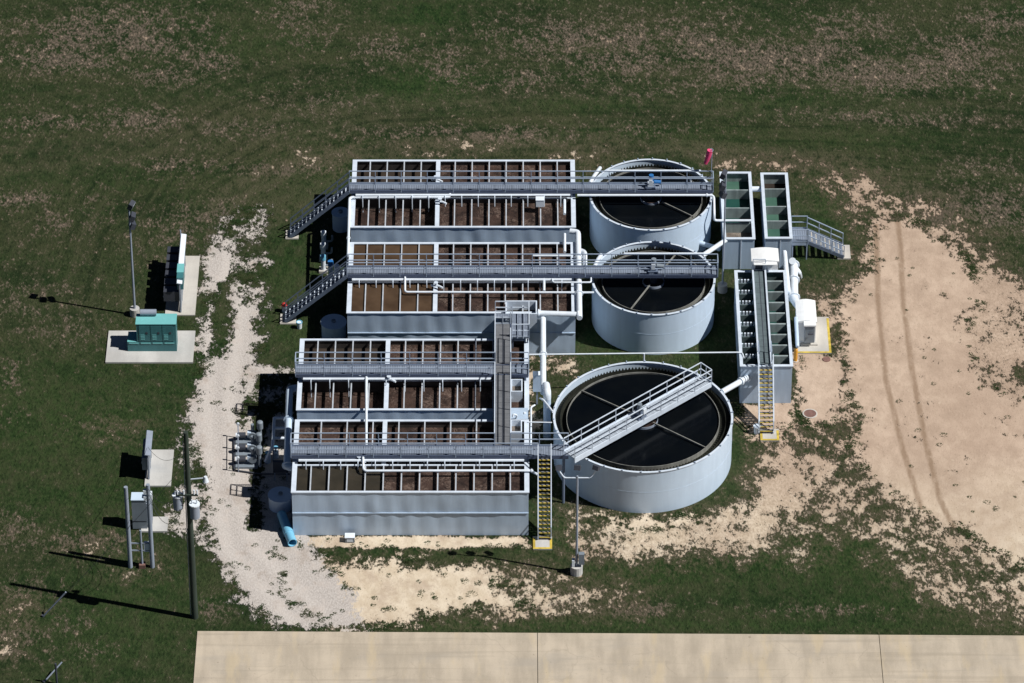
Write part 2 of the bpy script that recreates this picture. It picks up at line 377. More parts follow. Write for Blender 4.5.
for l in RUTS: rut = np.maximum(rut, np.clip(1 - sdline(X, Y, pix(l)) / .42, 0, 1))
for l in ARCS: rut = np.maximum(rut, .45 * np.clip(1 - sdline(X, Y, pix(l)) / .4, 0, 1))
grut = np.zeros_like(X)
for l in ([(232, 215), (226, 270), (212, 330), (206, 400), (212, 480), (228, 550), (290, 620)], [(252, 215), (248, 270), (238, 330), (230, 400), (234, 480), (256, 550), (320, 612)]): grut = np.maximum(grut, np.clip(1.2 - sdline(X, Y, pix(l)) / .55, 0, 1))
rut[sandf < 0] = 0
TRK = [[(215, 232), (245, 195), (290, 172), (345, 158), (430, 149), (520, 144), (640, 147), (740, 160), (850, 172), (960, 200)], [(205, 215), (240, 182), (300, 160), (380, 147), (480, 138), (600, 138), (720, 148), (860, 160)],
       [(232, 245), (262, 205), (310, 186), (345, 176)], [(245, 255), (275, 215), (330, 192)], [(0, 150), (120, 140), (260, 118), (400, 104), (560, 100), (760, 108), (1000, 118)], [(0, 172), (110, 160), (250, 140), (390, 120)]]
swd = np.minimum(sdline(X, Y, pix([(200, 300), (212, 250), (245, 200), (300, 168), (380, 150), (520, 142), (700, 146), (850, 150), (1060, 165)])), 60)
trk = np.zeros_like(X)
for q, l in enumerate(TRK): trk = np.maximum(trk, (1. if q < 2 else (.8 if q < 4 else .4)) * np.clip(1.15 - sdline(X, Y, pix(l)) / (.9 if q < 4 else 1.6), 0, 1))
pinkf = np.clip((X - 8) / 10, 0, 1) * np.clip((Y + 22) / 10, 0, 1)
me = bpy.data.meshes.new('ground')
idx = np.arange(nxg * nyg).reshape(nyg, nxg)
quads = np.stack([idx[:-1, :-1], idx[:-1, 1:], idx[1:, 1:], idx[1:, :-1]], -1).reshape(-1, 4)
me.vertices.add(len(X)); me.vertices.foreach_set('co', np.stack([X, Y, np.zeros_like(X)], 1).ravel())
me.loops.add(quads.size); me.loops.foreach_set('vertex_index', quads.ravel().astype(np.int32))
me.polygons.add(len(quads)); me.polygons.foreach_set('loop_start', np.arange(0, quads.size, 4, dtype=np.int32)); me.polygons.foreach_set('loop_total', np.full(len(quads), 4, np.int32))
me.update(calc_edges=True)
for nm, arr in (('sandf', sandf), ('gravf', gravf), ('dryf', dryf), ('lushf', lushf), ('rut', rut), ('trk', trk), ('spkf', spkf), ('swd', swd), ('grut', grut), ('pinkf', pinkf)):
    at = me.attributes.new(nm, 'FLOAT', 'POINT'); at.data.foreach_set('value', arr.astype(np.float32))
ground = bpy.data.objects.new('ground', me); COL.objects.link(ground)
tag(ground, 'dark mown grass field worn to sand and gravel around the treatment plant', 'ground', kind='structure')

m, nt, b = newmat('ground_soil')
def attr(n): a = N(nt, 'ShaderNodeAttribute'); a.attribute_name = n; return a.outputs['Fac']
wv = coords(nt)
def C2(sx, sy, rot=0.0):
    g_ = N(nt, 'ShaderNodeNewGeometry'); mp = N(nt, 'ShaderNodeMapping'); mp.inputs['Scale'].default_value = (sx, sy, 1); mp.inputs['Rotation'].default_value = (0, 0, rot)
    nt.links.new(g_.outputs['Position'], mp.inputs['Vector']); return mp.outputs['Vector']
ws = C2(1.15, .75, .45); wl = C2(1.25, .62, .55)
nbig = noise_n(nt, C2(.16, .7), .5, 5, .6); nmed = noise_n(nt, ws, 1.0, 6, .65); nfin = noise_n(nt, wl, 3.2, 5, .68); nfx = noise_n(nt, wl, 9.0, 3, .6); nlow = noise_n(nt, wv, .09, 3)
nmask = noise_n(nt, C2(1.0, .85, .3), .95, 10, .64); nclump = noise_n(nt, C2(.9, 1.0, .2), .30, 4, .55); nspk = noise_n(nt, wl, 5.0, 4, .72); nsp2 = noise_n(nt, ws, 2.0, 7, .74); nbroad = noise_n(nt, C2(.5, 1), .14, 4, .6)
def mul(a, k): return mth(nt, 'MULTIPLY', a, k)
def add(a, k): return mth(nt, 'ADD', a, k)
def sub(a, k): return mth(nt, 'SUBTRACT', a, k)
lush = attr('lushf'); dry = mul(attr('dryf'), ss(nt, noise_n(nt, C2(.8, 1.0), .30, 6, .7), .30, .56))
g = mixc(nt, ss(nt, nfin, .32, .68), (.011, .0245, .0065), (.032, .053, .0175))
g = mixc(nt, mul(ss(nt, nbroad, .38, .66), .5), g, (.041, .043, .021))
g = mixc(nt, mul(ss(nt, nbig, .44, .62), .5), g, (.050, .052, .025))
g = mixc(nt, mul(ss(nt, nbig, .46, .32), .5), g, (.009, .021, .0065))
sx = N(nt, 'ShaderNodeSeparateXYZ'); nt.links.new(wv, sx.inputs[0]); cbn = N(nt, 'ShaderNodeCombineXYZ')
nt.links.new(mul(attr('swd'), 1.5), cbn.inputs[0]); nt.links.new(mul(sx.outputs[0], .09), cbn.inputs[1]); nt.links.new(mul(sx.outputs[1], .05), cbn.inputs[2])
nsw = noise_n(nt, cbn.outputs[0], 1.0, 4, .6); wsw = ss(nt, attr('swd'), 24., 5.)
g = mixc(nt, mul(mul(ss(nt, nsw, .50, .66), wsw), .65), g, (.062, .064, .033))
g = mixc(nt, mul(mul(ss(nt, nsw, .48, .34), wsw), .65), g, (.0085, .019, .006))
g = mixc(nt, mul(mul(attr('trk'), ss(nt, nmed, .30, .60)), .75), g, (.088, .080, .048))
g = mixc(nt, mul(ss(nt, nbroad, .50, .36), .45), g, (.0085, .0165, .006))
g = mixc(nt, mul(lush, .68), g, mixc(nt, ss(nt, nfin, .32, .68), (.0095, .030, .006), (.030, .064, .0155)))
g = mixc(nt, mul(ss(nt, nspk, .54, .70), .6), g, (.075, .078, .040))
g = mixc(nt, mul(ss(nt, nspk, .48, .33), .8), g, (.005, .009, .004))
# dry thatch between the blades, then bare specks of soil
thr = add(add(mul(nspk, .38), add(mul(nsp2, .32), mul(nmed, .30))), mul(sub(dry, mul(lush, .35)), .135))
g = mixc(nt, mul(ss(nt, nmed, .44, .62), .42), g, (.052, .053, .027))
g = mixc(nt, mul(ss(nt, nmed, .46, .30), .45), g, (.009, .019, .0065))
g = mixc(nt, mul(ss(nt, thr, .540, .630), .8), g, mixc(nt, ss(nt, nspk, .35, .65), (.060, .048, .037), (.165, .128, .10)))
bare = add(add(mul(nsp2, .45), add(mul(nspk, .3), mul(nmed, .25))), mul(sub(dry, mul(lush, .5)), .06))
g = mixc(nt, mul(ss(nt, bare, .605, .65), .8), g, (.36, .27, .195))
# sand
sn = mixc(nt, attr('pinkf'), mixc(nt, ss(nt, nmed, .35, .65), (.54, .445, .325), (.66, .565, .435)), mixc(nt, ss(nt, nmed, .35, .65), (.425, .318, .238), (.525, .402, .305)))
sn = mixc(nt, mul(ss(nt, nlow, .4, .65), .45), sn, (.37, .27, .20))
nmid2 = noise_n(nt, C2(.45, .38, .2), .8, 7, .7)
sn = mixc(nt, mul(ss(nt, nmid2, .48, .66), .5), sn, (.34, .25, .185))
sn = mixc(nt, mul(ss(nt, nmid2, .46, .34), .35), sn, (.58, .46, .35))
sn = mixc(nt, mul(ss(nt, nfx, .60, .70), .5), sn, (.17, .13, .09))
sn = mixc(nt, mul(ss(nt, nspk, .56, .70), .35), sn, (.30, .22, .16))
sn = mixc(nt, mul(ss(nt, nsp2, .58, .70), .35), sn, (.33, .24, .175))
sn = mixc(nt, mul(ss(nt, nsp2, .42, .32), .4), sn, (.62, .50, .38))
rk = mul(attr('rut'), add(-.05, add(mul(nsp2, 1.0), mul(nmed, .9))))
sn = mixc(nt, mul(ss(nt, rk, .25, .80), .75), sn, (.23, .155, .10))
# gravel
gr = mixc(nt, ss(nt, nfx, .30, .70), (.36, .325, .295), (.53, .485, .445))
gr = mixc(nt, mul(ss(nt, nspk, .54, .68), .42), gr, (.27, .23, .20))
gr = mixc(nt, mul(ss(nt, nmed, .52, .66), .4), gr, (.33, .285, .245))
gr = mixc(nt, mul(attr('grut'), .35), gr, (.60, .55, .50))
gr = mixc(nt, mul(ss(nt, nmed, .48, .7), .4), gr, (.63, .56, .505))
gr = mixc(nt, mul(ss(nt, nsp2, .60, .70), .55), gr, (.20, .155, .11))
gr = mixc(nt, mul(ss(nt, nmid2, .52, .66), .45), gr, (.30, .235, .185))
def edge(f, amp, w, bias=0.):
    e = add(add(mul(sub(nmask, .5), 5.0), mul(sub(nclump, .5), 3.8)), add(mul(sub(nspk, .5), 3.4), mul(sub(nsp2, .5), 3.0)))
    return add(add(f, mul(e, amp)), bias)
es = edge(attr('sandf'), .80, 0, -.05); eg = edge(attr('gravf'), .66, 0, .0)
fmod = add(attr('spkf'), add(mul(sub(nclump, .5), .75), mul(sub(nmask, .5), 1.15)))
fk = add(add(mul(nspk, .50), mul(nsp2, .50)), mul(sub(fmod, .5), .52))
mk = mul(ss(nt, fk, .505, .585), ss(nt, attr('spkf'), .05, .2))
ms = ss(nt, es, -.10, .32); mg = ss(nt, eg, -.08, .28)
sn = mixc(nt, mul(mul(ss(nt, es, .9, .1), ss(nt, nspk, .42, .6)), .5), sn, (.27, .20, .14))
g = mixc(nt, mul(ss(nt, fk, .38, .52), mul(ss(nt, attr('spkf'), .1, .4), .45)), g, (.105, .088, .055))
c = mixc(nt, mk, g, sn); c = mixc(nt, ms, c, sn); c = mixc(nt, mg, c, gr)
nt.links.new(c, b.inputs['Base Color']); b.inputs['Roughness'].default_value = .95; b.inputs['Specular IOR Level'].default_value = .1
hs = add(mul(nfin, .45), add(mul(nspk, .45), mul(nmed, .4)))
hard = mth(nt, 'MAXIMUM', mth(nt, 'MAXIMUM', ms, mk), mg); h = mul(hs, sub(1.0, mul(hard, .82)))
bump(nt, b, h, .9, .22); me.materials.append(m)

# weeds and grass tufts along the worn edges of the sand and gravel: nobody could count them
def tufts(n):
    rnd = np.random.RandomState(3); tx = rnd.uniform(-31, 38, n * 40); ty = rnd.uniform(-33, 21, n * 40)
    ix = np.clip(((tx + 46) / .25).astype(int), 0, 367) + int(np.searchsorted(gx, -46)); iy = np.clip(((ty + 42) / .25).astype(int), 0, 367) + int(np.searchsorted(gy, -42))
    sf = sandf.reshape(nyg, nxg)[iy, ix]; gf_ = gravf.reshape(nyg, nxg)[iy, ix]
    p = np.where((sf > -.9) & (sf < .95), .55 * np.exp(-((sf - .12) / .33) ** 2), .03 * (sf >= .95) * np.where(tx < 4, 1.6, .25)); p = np.maximum(p, np.where((gf_ > -.5) & (gf_ < 1.0), .5 * np.exp(-((gf_ - .12) / .35) ** 2), .02 * (gf_ > 0)))
    foot = [(-11.6, 4.7, -1.7, 16.8), (-14.7, 1.4, -21.3, -4.2), (14.6, 19.8, -7.2, 16.7), (-28.8, -21.8, -4, 8)]
    for a, b_, c_, d_ in foot: p[(tx > a) & (tx < b_) & (ty > c_) & (ty < d_)] = 0
    for cx_, cy_, r_ in ((9.8, 12.62, 4.4), (9.76, 2.72, 4.4), (8.72, -12.75, 6.1)): p[np.hypot(tx - cx_, ty - cy_) < r_] = 0
    p[ty < Yv(629)] = 0
    p = np.maximum(p, np.where((ty < Yv(630.5)) & (ty > Yv(633.5)) & (tx > -21) & (rnd.rand(len(tx)) < .5), .35, 0))
    cl = np.array([mnoise.noise(Vector((x * .55, y * .6, 3.))) + .6 * mnoise.noise(Vector((x * 1.7, y * 1.7, 7.))) for x, y in zip(tx[:n * 12], ty[:n * 12])])
    tx, ty, p = tx[:n * 12], ty[:n * 12], p[:n * 12] * np.clip(.25 + 2.2 * cl, 0, 2)
    sel = np.where(rnd.rand(len(tx)) < p)[0][:n]; vs = []; fs = []
    for i in sel:
        R_ = rnd.uniform(.07, .24) * (1.5 if rnd.rand() < .12 else 1); hh = R_ * rnd.uniform(.35, .7) + .02
        for k in range(int(14 + R_ * 90)):
            a = rnd.uniform(0, 6.283); q = R_ * math.sqrt(rnd.rand()); bx_, by_ = tx[i] + q * math.cos(a), ty[i] + q * math.sin(a); a2 = a + rnd.uniform(-.8, .8); L = rnd.uniform(.05, .13); wd_ = rnd.uniform(.012, .03)
            o = len(vs); c_, s_ = math.cos(a2), math.sin(a2); h_ = .8 * hh * rnd.uniform(.5, 1) * (1.1 - q / R_ * .6)
            vs.extend([(bx_ - s_ * wd_, by_ + c_ * wd_, 0), (bx_ + s_ * wd_, by_ - c_ * wd_, 0), (bx_ + c_ * L, by_ + s_ * L, h_)]); fs.append((o, o + 1, o + 2))
    me2 = bpy.data.meshes.new('grass_tufts'); me2.from_pydata(vs, [], fs); mt, nt2, b2 = newmat('tuft_grass')
    n_ = noise_n(nt2, coords(nt2), 1.3, 4); cc_ = mixc(nt2, ss(nt2, n_, .35, .65), (.020, .043, .012), (.052, .060, .026)); nt2.links.new(cc_, b2.inputs['Base Color']); b2.inputs['Roughness'].default_value = .9; b2.inputs['Specular IOR Level'].default_value = .1
    me2.materials.append(mt); o = bpy.data.objects.new('grass_tufts', me2); COL.objects.link(o); tag(o, 'low weeds and grass tufts scattered along the worn sand and gravel edges', 'grass', kind='stuff'); return len(sel)
tufts(11000)

# concrete pavement along the lower edge: three slabs poured side by side
def slab(x0, x1, seed):
    yl = Yv(631.5); yr = Yv(636.5); k = (yr - yl) / 58.
    f = lambda x: yl + (x + 21) * k
    mb = MB(); y0 = -70
    mb.add([(x0, y0, -.1), (x1, y0, -.1), (x1, f(x1), -.1), (x0, f(x0), -.1), (x0, y0, .05), (x1, y0, .05), (x1, f(x1), .05), (x0, f(x0), .05)],
           [(0, 3, 2, 1), (4, 5, 6, 7), (0, 1, 5, 4), (1, 2, 6, 5), (2, 3, 7, 6), (3, 0, 4, 7)])
    o = mb.build('concrete_pavement', M['conc']); tag(o, 'pale concrete pavement slab along the grass edge', 'pavement', kind='structure'); return o
xs = [W(197.5, 632)[0], W(537.5, 634)[0], W(879, 636)[0], 75]
for i in range(3): slab(xs[i] + (.02 if i else 0), xs[i + 1] - .02, i)

# ------------------------------------------------------------------ shared builders
def railing(parent, pts, h=1.07, sp=1.85, toe=True, mat='rail', base=None):
    """pts: polyline at deck level (Vectors)."""
    pts = [Vector(p) for p in pts]; mb = MB(); up = Vector((0, 0, 1))
    for a, q in zip(pts[:-1], pts[1:]):
        for hh in (h, h * .52): mb.beam(a + up * hh, q + up * hh, .055, .055)
        if toe: mb.beam(a + up * .06, q + up * .06, .015, .11)
    r = mb.build('railing', M[mat], parent)
    first = None; spots = []
    for i, (a, q) in enumerate(zip(pts[:-1], pts[1:])):
        n = max(1, round((q - a).length / sp))
        for j in range(n + (1 if i == len(pts) - 2 else 0)): spots.append(a + (q - a) * j / n)
    p0 = spots[0]; first = MB().box(p0.x - .028, p0.x + .028, p0.y - .028, p0.y + .028, p0.z - .12, p0.z + h).build('post', M[mat], r)
    for p in spots[1:]: clone(first, r, p - p0)
    return r
def walkway(t, p, q, w, deckmat, rails=((0, 1), (0, 1)), ends=(False, False), sp=1.85, beamh=.26, smat='steel', rmat='rail', supports=()):
    """rails: for the left and right side a list of (from,to) spans as fractions."""
    p, q = Vector(p), Vector(q); d = (q - p).normalized(); L = (q - p).length; sd = Vector((-d.y, d.x, 0)); z = p.z; up = Vector((0, 0, 1))
    MB().obox((p + q) / 2 - up * .025, d * L / 2, sd * (w / 2 - .03), up * .025).build('deck', M[deckmat], t)
    for s in (1, -1):
        a = p + sd * s * w / 2 - up * (beamh / 2 - .03); MB().beam(a, a + d * L, .06, beamh).build('side_beam', M['beam' if smat == 'steel' else smat], t)
    for s, spans in ((1, rails[0]), (-1, rails[1])):
        for f0, f1 in (spans if spans and isinstance(spans[0], tuple) else ([spans] if spans else [])):
            railing(t, [p + sd * s * (w / 2 + .01) + d * L * f0, p + sd * s * (w / 2 + .01) + d * L * f1], sp=sp, mat=rmat, toe=(s == 1))
    for e, pt in zip(ends, (p, q)):
        if e: railing(t, [pt + sd * w / 2, pt - sd * w / 2], sp=.5, mat=rmat)
def stair(name, label, top, d, w, zb, run, n, group=None, smat='steel', rmat='rail', tmat='gx', nose='yellow', sides=(1, -1)):
    """flight from top (centre of its upper edge) in horizontal direction d down to zb."""
    top = Vector(top); d = Vector(d).normalized(); sd = Vector((-d.y, d.x, 0)); rise = top.z - zb
    bot = top + d * run; bot.z = zb
    t = thing(name, label, 'staircase', bot, group); up = Vector((0, 0, 1))
    for s in (1, -1):
        a = top + sd * s * w / 2 - up * .08; c = bot + sd * s * w / 2 + up * .08
        MB().beam(a, c, .055, .26).build('stringer', M[smat], t)
    for s in sides:
        a = top + sd * s * w / 2; c = bot + sd * s * w / 2 + up * .06
        mb = MB()
        for hh in (1.0, .52): mb.beam(a + up * hh, c + up * hh, .06, .06)
        r = mb.build('handrail', M[rmat], t); k = max(3, round((c - a).length / 1.3)); f = None
        for j in range(k + 1):
            x = a + (c - a) * j / k
            if f is None: f = MB().box(x.x - .028, x.x + .028, x.y - .028, x.y + .028, x.z, x.z + 1.0).build('baluster', M[rmat], r); x0 = x
            else: clone(f, r, x - x0)
    tr = None
    for j in range(1, n + 1):
        f = (j - .5) / n; x = top + d * run * f - up * (rise * (j / (n + 1.)))
        if tr is None:
            td = run / n * .72
            tr = MB().obox(x, d * td / 2, sd * (w / 2 - .035), up * .02).build('tread', M[tmat], t)
            MB().obox(x + d * (td / 2 + .025) + up * .006, d * .03, sd * (w / 2 - .06), up * .022).build('nosing', M[nose], tr); x0 = x
        else: clone(tr, t, x - x0)
    return t
def pipe(name, label, pts, r, mat='white', group=None, bend=None, flanges=(), cat='pipe', n=10, valves=()):
    pts = [Vector(p) for p in pts]; pl = fillet(pts, bend if bend else r * 3, 4)
    t = thing(name, label, cat, (pts[0].x, pts[0].y, pts[0].z), group)
    MB().tube(pl, r, n).build('pipe_run', M[mat], t, True)
    for seg, f in flanges:
        a, c = pts[seg], pts[seg + 1]; x = a + (c - a) * f; d = (c - a).normalized()
        MB().cyl(x - d * .05, x + d * .05, r * 1.45, 12).build('flange', M[mat], t)
    return t
def pad(label, pl, z=.1, mat='pad', edge=None, eside=(0, 1, 2, 3), name='concrete_pad', group=None):
    """pl: (x0,x1,y0,y1)"""
    x0, x1, y0, y1 = pl
    t = thing(name, label, 'concrete pad', ((x0 + x1) / 2, (y0 + y1) / 2, 0), group)
    MB().box(x0, x1, y0, y1, -.1, z).build('slab', M[mat], t)
    if edge:
        e = .16; mb = MB()
        S4 = [(x0, x1, y0, y0 + e), (x1 - e, x1, y0 + e, y1 - e), (x0, x1, y1 - e, y1), (x0, x0 + e, y0 + e, y1 - e)]
        for i in eside: mb.box(*S4[i], z + .002, z + .006)
        mb.build('painted_edge', M[edge], t)
    return t
def rect(u0, v0, u1, v1, z=0.):
    a = W(u0, v1, z); c = W(u1, v0, z); return (a[0], c[0], a[1], c[1])

# ------------------------------------------------------------------ aeration basins
def dented(mb, x0, x1, y0, th, zt, nx=90, nz=18):
    vs = []; S1 = (x1 - x0) / 13
    for j in range(nz + 1):
        for i in range(nx + 1):
            fx, fz = i / nx, j / nz; x = x0 + (x1 - x0) * fx; z = -.05 + (zt + .05) * fz
            edge = min(1, fx * 12, (1 - fx) * 12, .3 + fz * 4, .25 + (1 - fz) * 3)
            d = .036 * mnoise.noise(Vector((x * .6, y0, z * .32))) + .016 * math.cos(2 * math.pi * (x - x0) / S1) + .026 * mnoise.noise(Vector((x * 1.3 + 9, y0, z * .6)))
            vs.append((x, y0 + d * edge, z))
    m = nx + 1; f = [(j * m + i, j * m + i + 1, (j + 1) * m + i + 1, (j + 1) * m + i) for j in range(nz) for i in range(nx)]
    mb.add(vs, f); mb.box(x0, x1, y0 + th - .01, y0 + th, -.05, zt)
def basin(label, x0, x1, y0, y1, H, ypart, nback, nfront, div, waters, lv, mats, frontdiv=True):
    t = thing('aeration_basin', label, 'treatment basin', ((x0 + x1) / 2, (y0 + y1) / 2, 0), 'steel aeration basins in a row')
    th = .06
    mb = MB(); dented(mb, x0, x1, y0, th, H - .06); mb.box(x0, x1, y1 - th, y1, -.05, H - .06)
    mb.box(x0, x0 + th, y0 + th, y1 - th, -.05, H - .06); mb.box(x1 - th, x1, y0 + th, y1 - th, -.05, H - .06)
    wl = mb.build('outer_wall', M['wall'], t, True)
    mb = MB()   # weld seams and stiffeners on the outside
    mb.box(x0, x1, y0 - .068, y0 + .01, H * .52, H * .52 + .025)
    mb.box(x0 - .02, x0 - .002, y0, y1, H * .52, H * .52 + .035)
    mb.build('weld_seam', M['wall'], wl)
    # inner lining: liquor stain, with the shade in the cells darkened into its colour
    e = th + .004; mb = MB()
    mb.box(x0 + th, x1 - th, y0 + th, y0 + e, .1, H - .08); mb.box(x0 + th, x1 - th, y1 - e, y1 - th, .1, H - .08)
    mb.box(x0 + th, x0 + e, y0 + e, y1 - e, .1, H - .08); mb.box(x1 - e, x1 - th, y0 + e, y1 - e, .1, H - .08)
    mb.build('inner_wall', M['innerwall'], t)
    mb = MB(); R = .15; E = .27
    mb.box(x0 - .05, x1 + .05, y0 - .05, y0 + R - .02, H - .06, H); mb.box(x0 - .05, x1 + .05, y1 - R + .02, y1 + .06, H - .06, H)
    mb.box(x0 - .05, x0 + E, y0 + R - .02, y1 - R + .02, H - .06, H); mb.box(x1 - E, x1 + .05, y0 + R - .02, y1 - R + .02, H - .06, H)
    mb.build('rim', M['rim'], t)
    pw = MB().box(x0 + e, x1 - e, ypart - .04, ypart + .04, .1, H - .062).build('partition', M['innerwall'], t)  # dark sides under a pale cap: cell shade put into the colour
    MB().box(x0 + E, x1 - E, ypart - .06, ypart + .06, H - .06, H - .005).build('partition_cap', M['rim'], pw)
    def divider(xd, a, c):
        dv = MB().box(xd - .13, xd + .13, a, c, .1, H - .062).build('divider', M['innerwall'], t); MB().box(xd - .15, xd + .15, a, c, H - .06, H - .003).build('divider_cap', M['rim'], dv)
    xd = x0 + (x1 - x0) * div
    divider(xd, ypart + .062, y1 - R + .018)
    if frontdiv: divider(xd, y0 + R - .018, ypart - .062)
    for n, ya, yb in ((nback, ypart + .05, y1 - R + .02), (nfront, y0 + R - .02, ypart - .05)):
        f = None
        for k in range(1, n):
            xx = x0 + (x1 - x0) * k / n
            if abs(xx - xd) < .5 and not (ya < ypart and not frontdiv): continue
            if f is None:
                f = MB().box(xx - .04, xx + .04, ya, yb, H - .22, H - .02).build('cross_beam', M['bar'], t); xx0 = xx
            else: clone(f, t, (xx - xx0, 0, 0))
    # liquor in the four compartments: back-left, back-right, front-left, front-right
    E2 = e + .001
    rr = [(x0 + E2, xd - .131, ypart + .041, y1 - E2), (xd + .131, x1 - E2, ypart + .041, y1 - E2), (x0 + E2, xd - .131, y0 + E2, ypart - .041), (xd + .131, x1 - E2, y0 + E2, ypart - .041)]
    if not frontdiv: rr[2] = (x0 + E2, xd - .002, y0 + E2, ypart - .041); rr[3] = (xd + .002, x1 - E2, y0 + E2, ypart - .041)
    for (a, bb, c, d), l, mm in zip(rr, lv, mats):
        MB().box(a, bb, c, d, H - l - .3, H - l).build('liquor', M[mm], t)
    return t
HB = 3.6
U1 = basin('farthest aeration basin, along the open field, with dark pools at its staircase end', -11.28, 4.42, 8.48, 16.58, HB, 11.98, 13, 13, 5 / 13, None, (.85, .42, .95, .45), ('brownstill', 'foam', 'foam', 'foam'))
U2 = basin('aeration basin second from the field, with still amber liquor in its five end cells', -11.26, 4.34, -1.47, 6.63, HB, 2.05, 13, 13, 5 / 13, None, (.14, .42, .14, .42), ('amber', 'foam', 'amber', 'foam'))
U3 = basin('aeration basin between the amber liquor basin and the dented wall basin', -14.33, 1.1, -12.21, -4.46, HB, -9.0, 13, 13, 5 / 13, None, (.75, .45, 1.0, .5), ('brownstill', 'foam', 'foam', 'foam'))
U4 = basin('nearest aeration basin with the broad dented blue grey wall facing the sandy strip', -14.36, 1.08, -20.98, -13.39, 3.65, -18.15, 9, 13, 5 / 13, None, (.6, .6, .25, .4), ('foam', 'foam', 'olive', 'foam'), False)

# ------------------------------------------------------------------ walkways over the basins
DZ = 4.2
def air_header(label, x0, x1, y, z, n, lv, x_off=.55):
    t = thing('air_header', label, 'air pipe', (x0, y, z), 'air headers under the walkways')
    MB().tube([(x0, y, z), (x1, y, z)], .09, 8).build('header_pipe', M['white'], t, True)
    f = None
    for k in range(n):
        xx = x0 + (x1 - x0) * (k + .42) / n
        pts = fillet([(xx, y, z), (xx, y - .30, z + .02), (xx, y - .30, lv)], .12, 3)
        if f is None: f = MB().tube(pts, .035, 6).build('drop_pipe', M['rim'], t, True); xf = xx
        else: clone(f, t, (xx - xf, 0, 0))
    return t
def drops_back(t, x0, x1, y, z, n, lv): pass

wk1 = thing('walkway', 'grey steel walkway over the farthest basin running on as a bridge to its round tank', 'walkway', (-11.4, 12.42, 0), 'steel walkways over the basins')
walkway(wk1, (-11.45, 12.42, DZ), (14.15, 12.42, DZ), .86, 'gx', ends=(False, True))
wk2 = thing('walkway', 'grey steel walkway over the amber liquor basin and on across the middle round tank', 'walkway', (-11.2, 2.50, 0), 'steel walkways over the basins')
walkway(wk2, (-11.35, 2.50, DZ), (14.15, 2.50, DZ), .98, 'gx', ends=(False, True))
wk3 = thing('walkway', 'short grey steel walkway over one basin only, railed off at its outer end', 'walkway', (-14.3, -8.66, 0), 'steel walkways over the basins')
NSX0, NSX1 = W(495, 390, DZ)[0], W(510.5, 390, DZ)[0]
walkway(wk3, (-14.5, -8.66, DZ), (1.1, -8.66, DZ), 1.05, 'gx', rails=([(0, (NSX0 + 14.5) / 15.6), ((NSX1 + 14.5) / 15.6, 1)], [(0, (NSX0 + 14.5) / 15.6), ((NSX1 + 14.5) / 15.6, 1)]), ends=(True, True))
wk4 = thing('walkway', 'grey steel walkway over the nearest basin leading to the diagonal bridge of the largest tank', 'walkway', (-14.2, -17.38, 0), 'steel walkways over the basins')
FX0, FX1 = W(538, 446, DZ)[0], W(551, 446, DZ)[0]
wx0, wx1 = -14.5, 3.7
walkway(wk4, (wx0, -17.38, DZ), (wx1, -17.38, DZ), 1.05, 'gx', rails=([(0, (NSX0 - wx0) / (wx1 - wx0)), ((NSX1 - wx0) / (wx1 - wx0), 1)], [(0, (FX0 - wx0) / (wx1 - wx0))]), ends=(True, False))
for wk, xs_, yc in ((wk1, (-11.0, -5.2, .5, 4.2), 12.42), (wk2, (-11.0, -5.2, .5, 4.2), 2.5), (wk3, (-14.1, -8.4, -2.5, .9), -8.66), (wk4, (-14.1, -8.4, -2.5, .9), -17.38)):
    f = None
    for xx in xs_:
        if f is None: f = MB().box(xx - .06, xx + .06, yc - .42, yc + .42, HB - .02, DZ - .055).build('support', M['steel'], wk); xf = xx
        else: clone(f, wk, (xx - xf, 0, 0))
# posts that carry the far ends outside the basins
f = MB().cyl((3.4, -17.1, 0), (3.4, -17.1, DZ - .06), .09, 10).build('column', M['steel'], wk4)
clone(f, wk4, (0, -.5, 0))

air_header('white air header with drop pipes under the walkway of the farthest basin', -11.0, 4.1, 11.86, 3.92, 13, HB - 1.1)
air_header('white air header with drop pipes under the walkway of the amber liquor basin', -11.0, 4.1, 1.88, 3.92, 13, HB - .5)
air_header('white air header with long drop pipes under the short walkway', -14.0, -1.4, -9.28, 3.92, 10, HB - 1.3)
air_header('white air header with drop pipes under the walkway of the nearest basin', -14.0, .8, -18.02, 3.92, 13, HB - .5)
air_header('white air header above the far cells of the farthest basin', -11.0, 4.1, 13.15, 3.92, 13, HB - .5)
air_header('white air header above the far cells of the amber liquor basin', -11.0, 4.1, 3.25, 3.92, 13, HB - .35)
air_header('white air header above the far cells behind the short walkway', -14.0, -1.4, -7.85, 3.92, 10, HB - .5)

# narrow grating walkway over the two nearest basins, with its landing
nsw = thing('walkway', 'narrow two panel grating walkway running across the ends of the two nearest basins', 'walkway', ((NSX0 + NSX1) / 2, -12, 0), 'steel walkways over the basins')
xc = (NSX0 + NSX1) / 2; yN = Yv(324, DZ); ySs = -16.84
walkway(nsw, (xc, ySs, DZ + .004), (xc, yN, DZ + .004), NSX1 - NSX0, 'gy',
        rails=([(0, (-9.2 - ySs) / (yN - ySs)), ((-8.12 - ySs) / (yN - ySs), 1)], [(0, (-9.2 - ySs) / (yN - ySs)), ((-8.12 - ySs) / (yN - ySs), .86)]), ends=(False, True), rmat='rim')
MB().box(xc - .03, xc + .03, ySs, yN, DZ + .008, DZ + .02).build('panel_joint', M['dark'], nsw)
f = MB().box(NSX0 + .1, NSX1 - .1, -4.62, -4.5, HB, DZ - .06).build('support', M['steel'], nsw)
for yy in (-12.3, -13.4, -16.9 + .3): clone(f, nsw, (0, yy + 4.56, 0))
lx1 = W(529, 330, DZ)[0]
land = thing('platform', 'small railed steel landing beside the narrow grating walkway, against the amber liquor basin', 'platform', (lx1 - .6, yN - 1, 0))
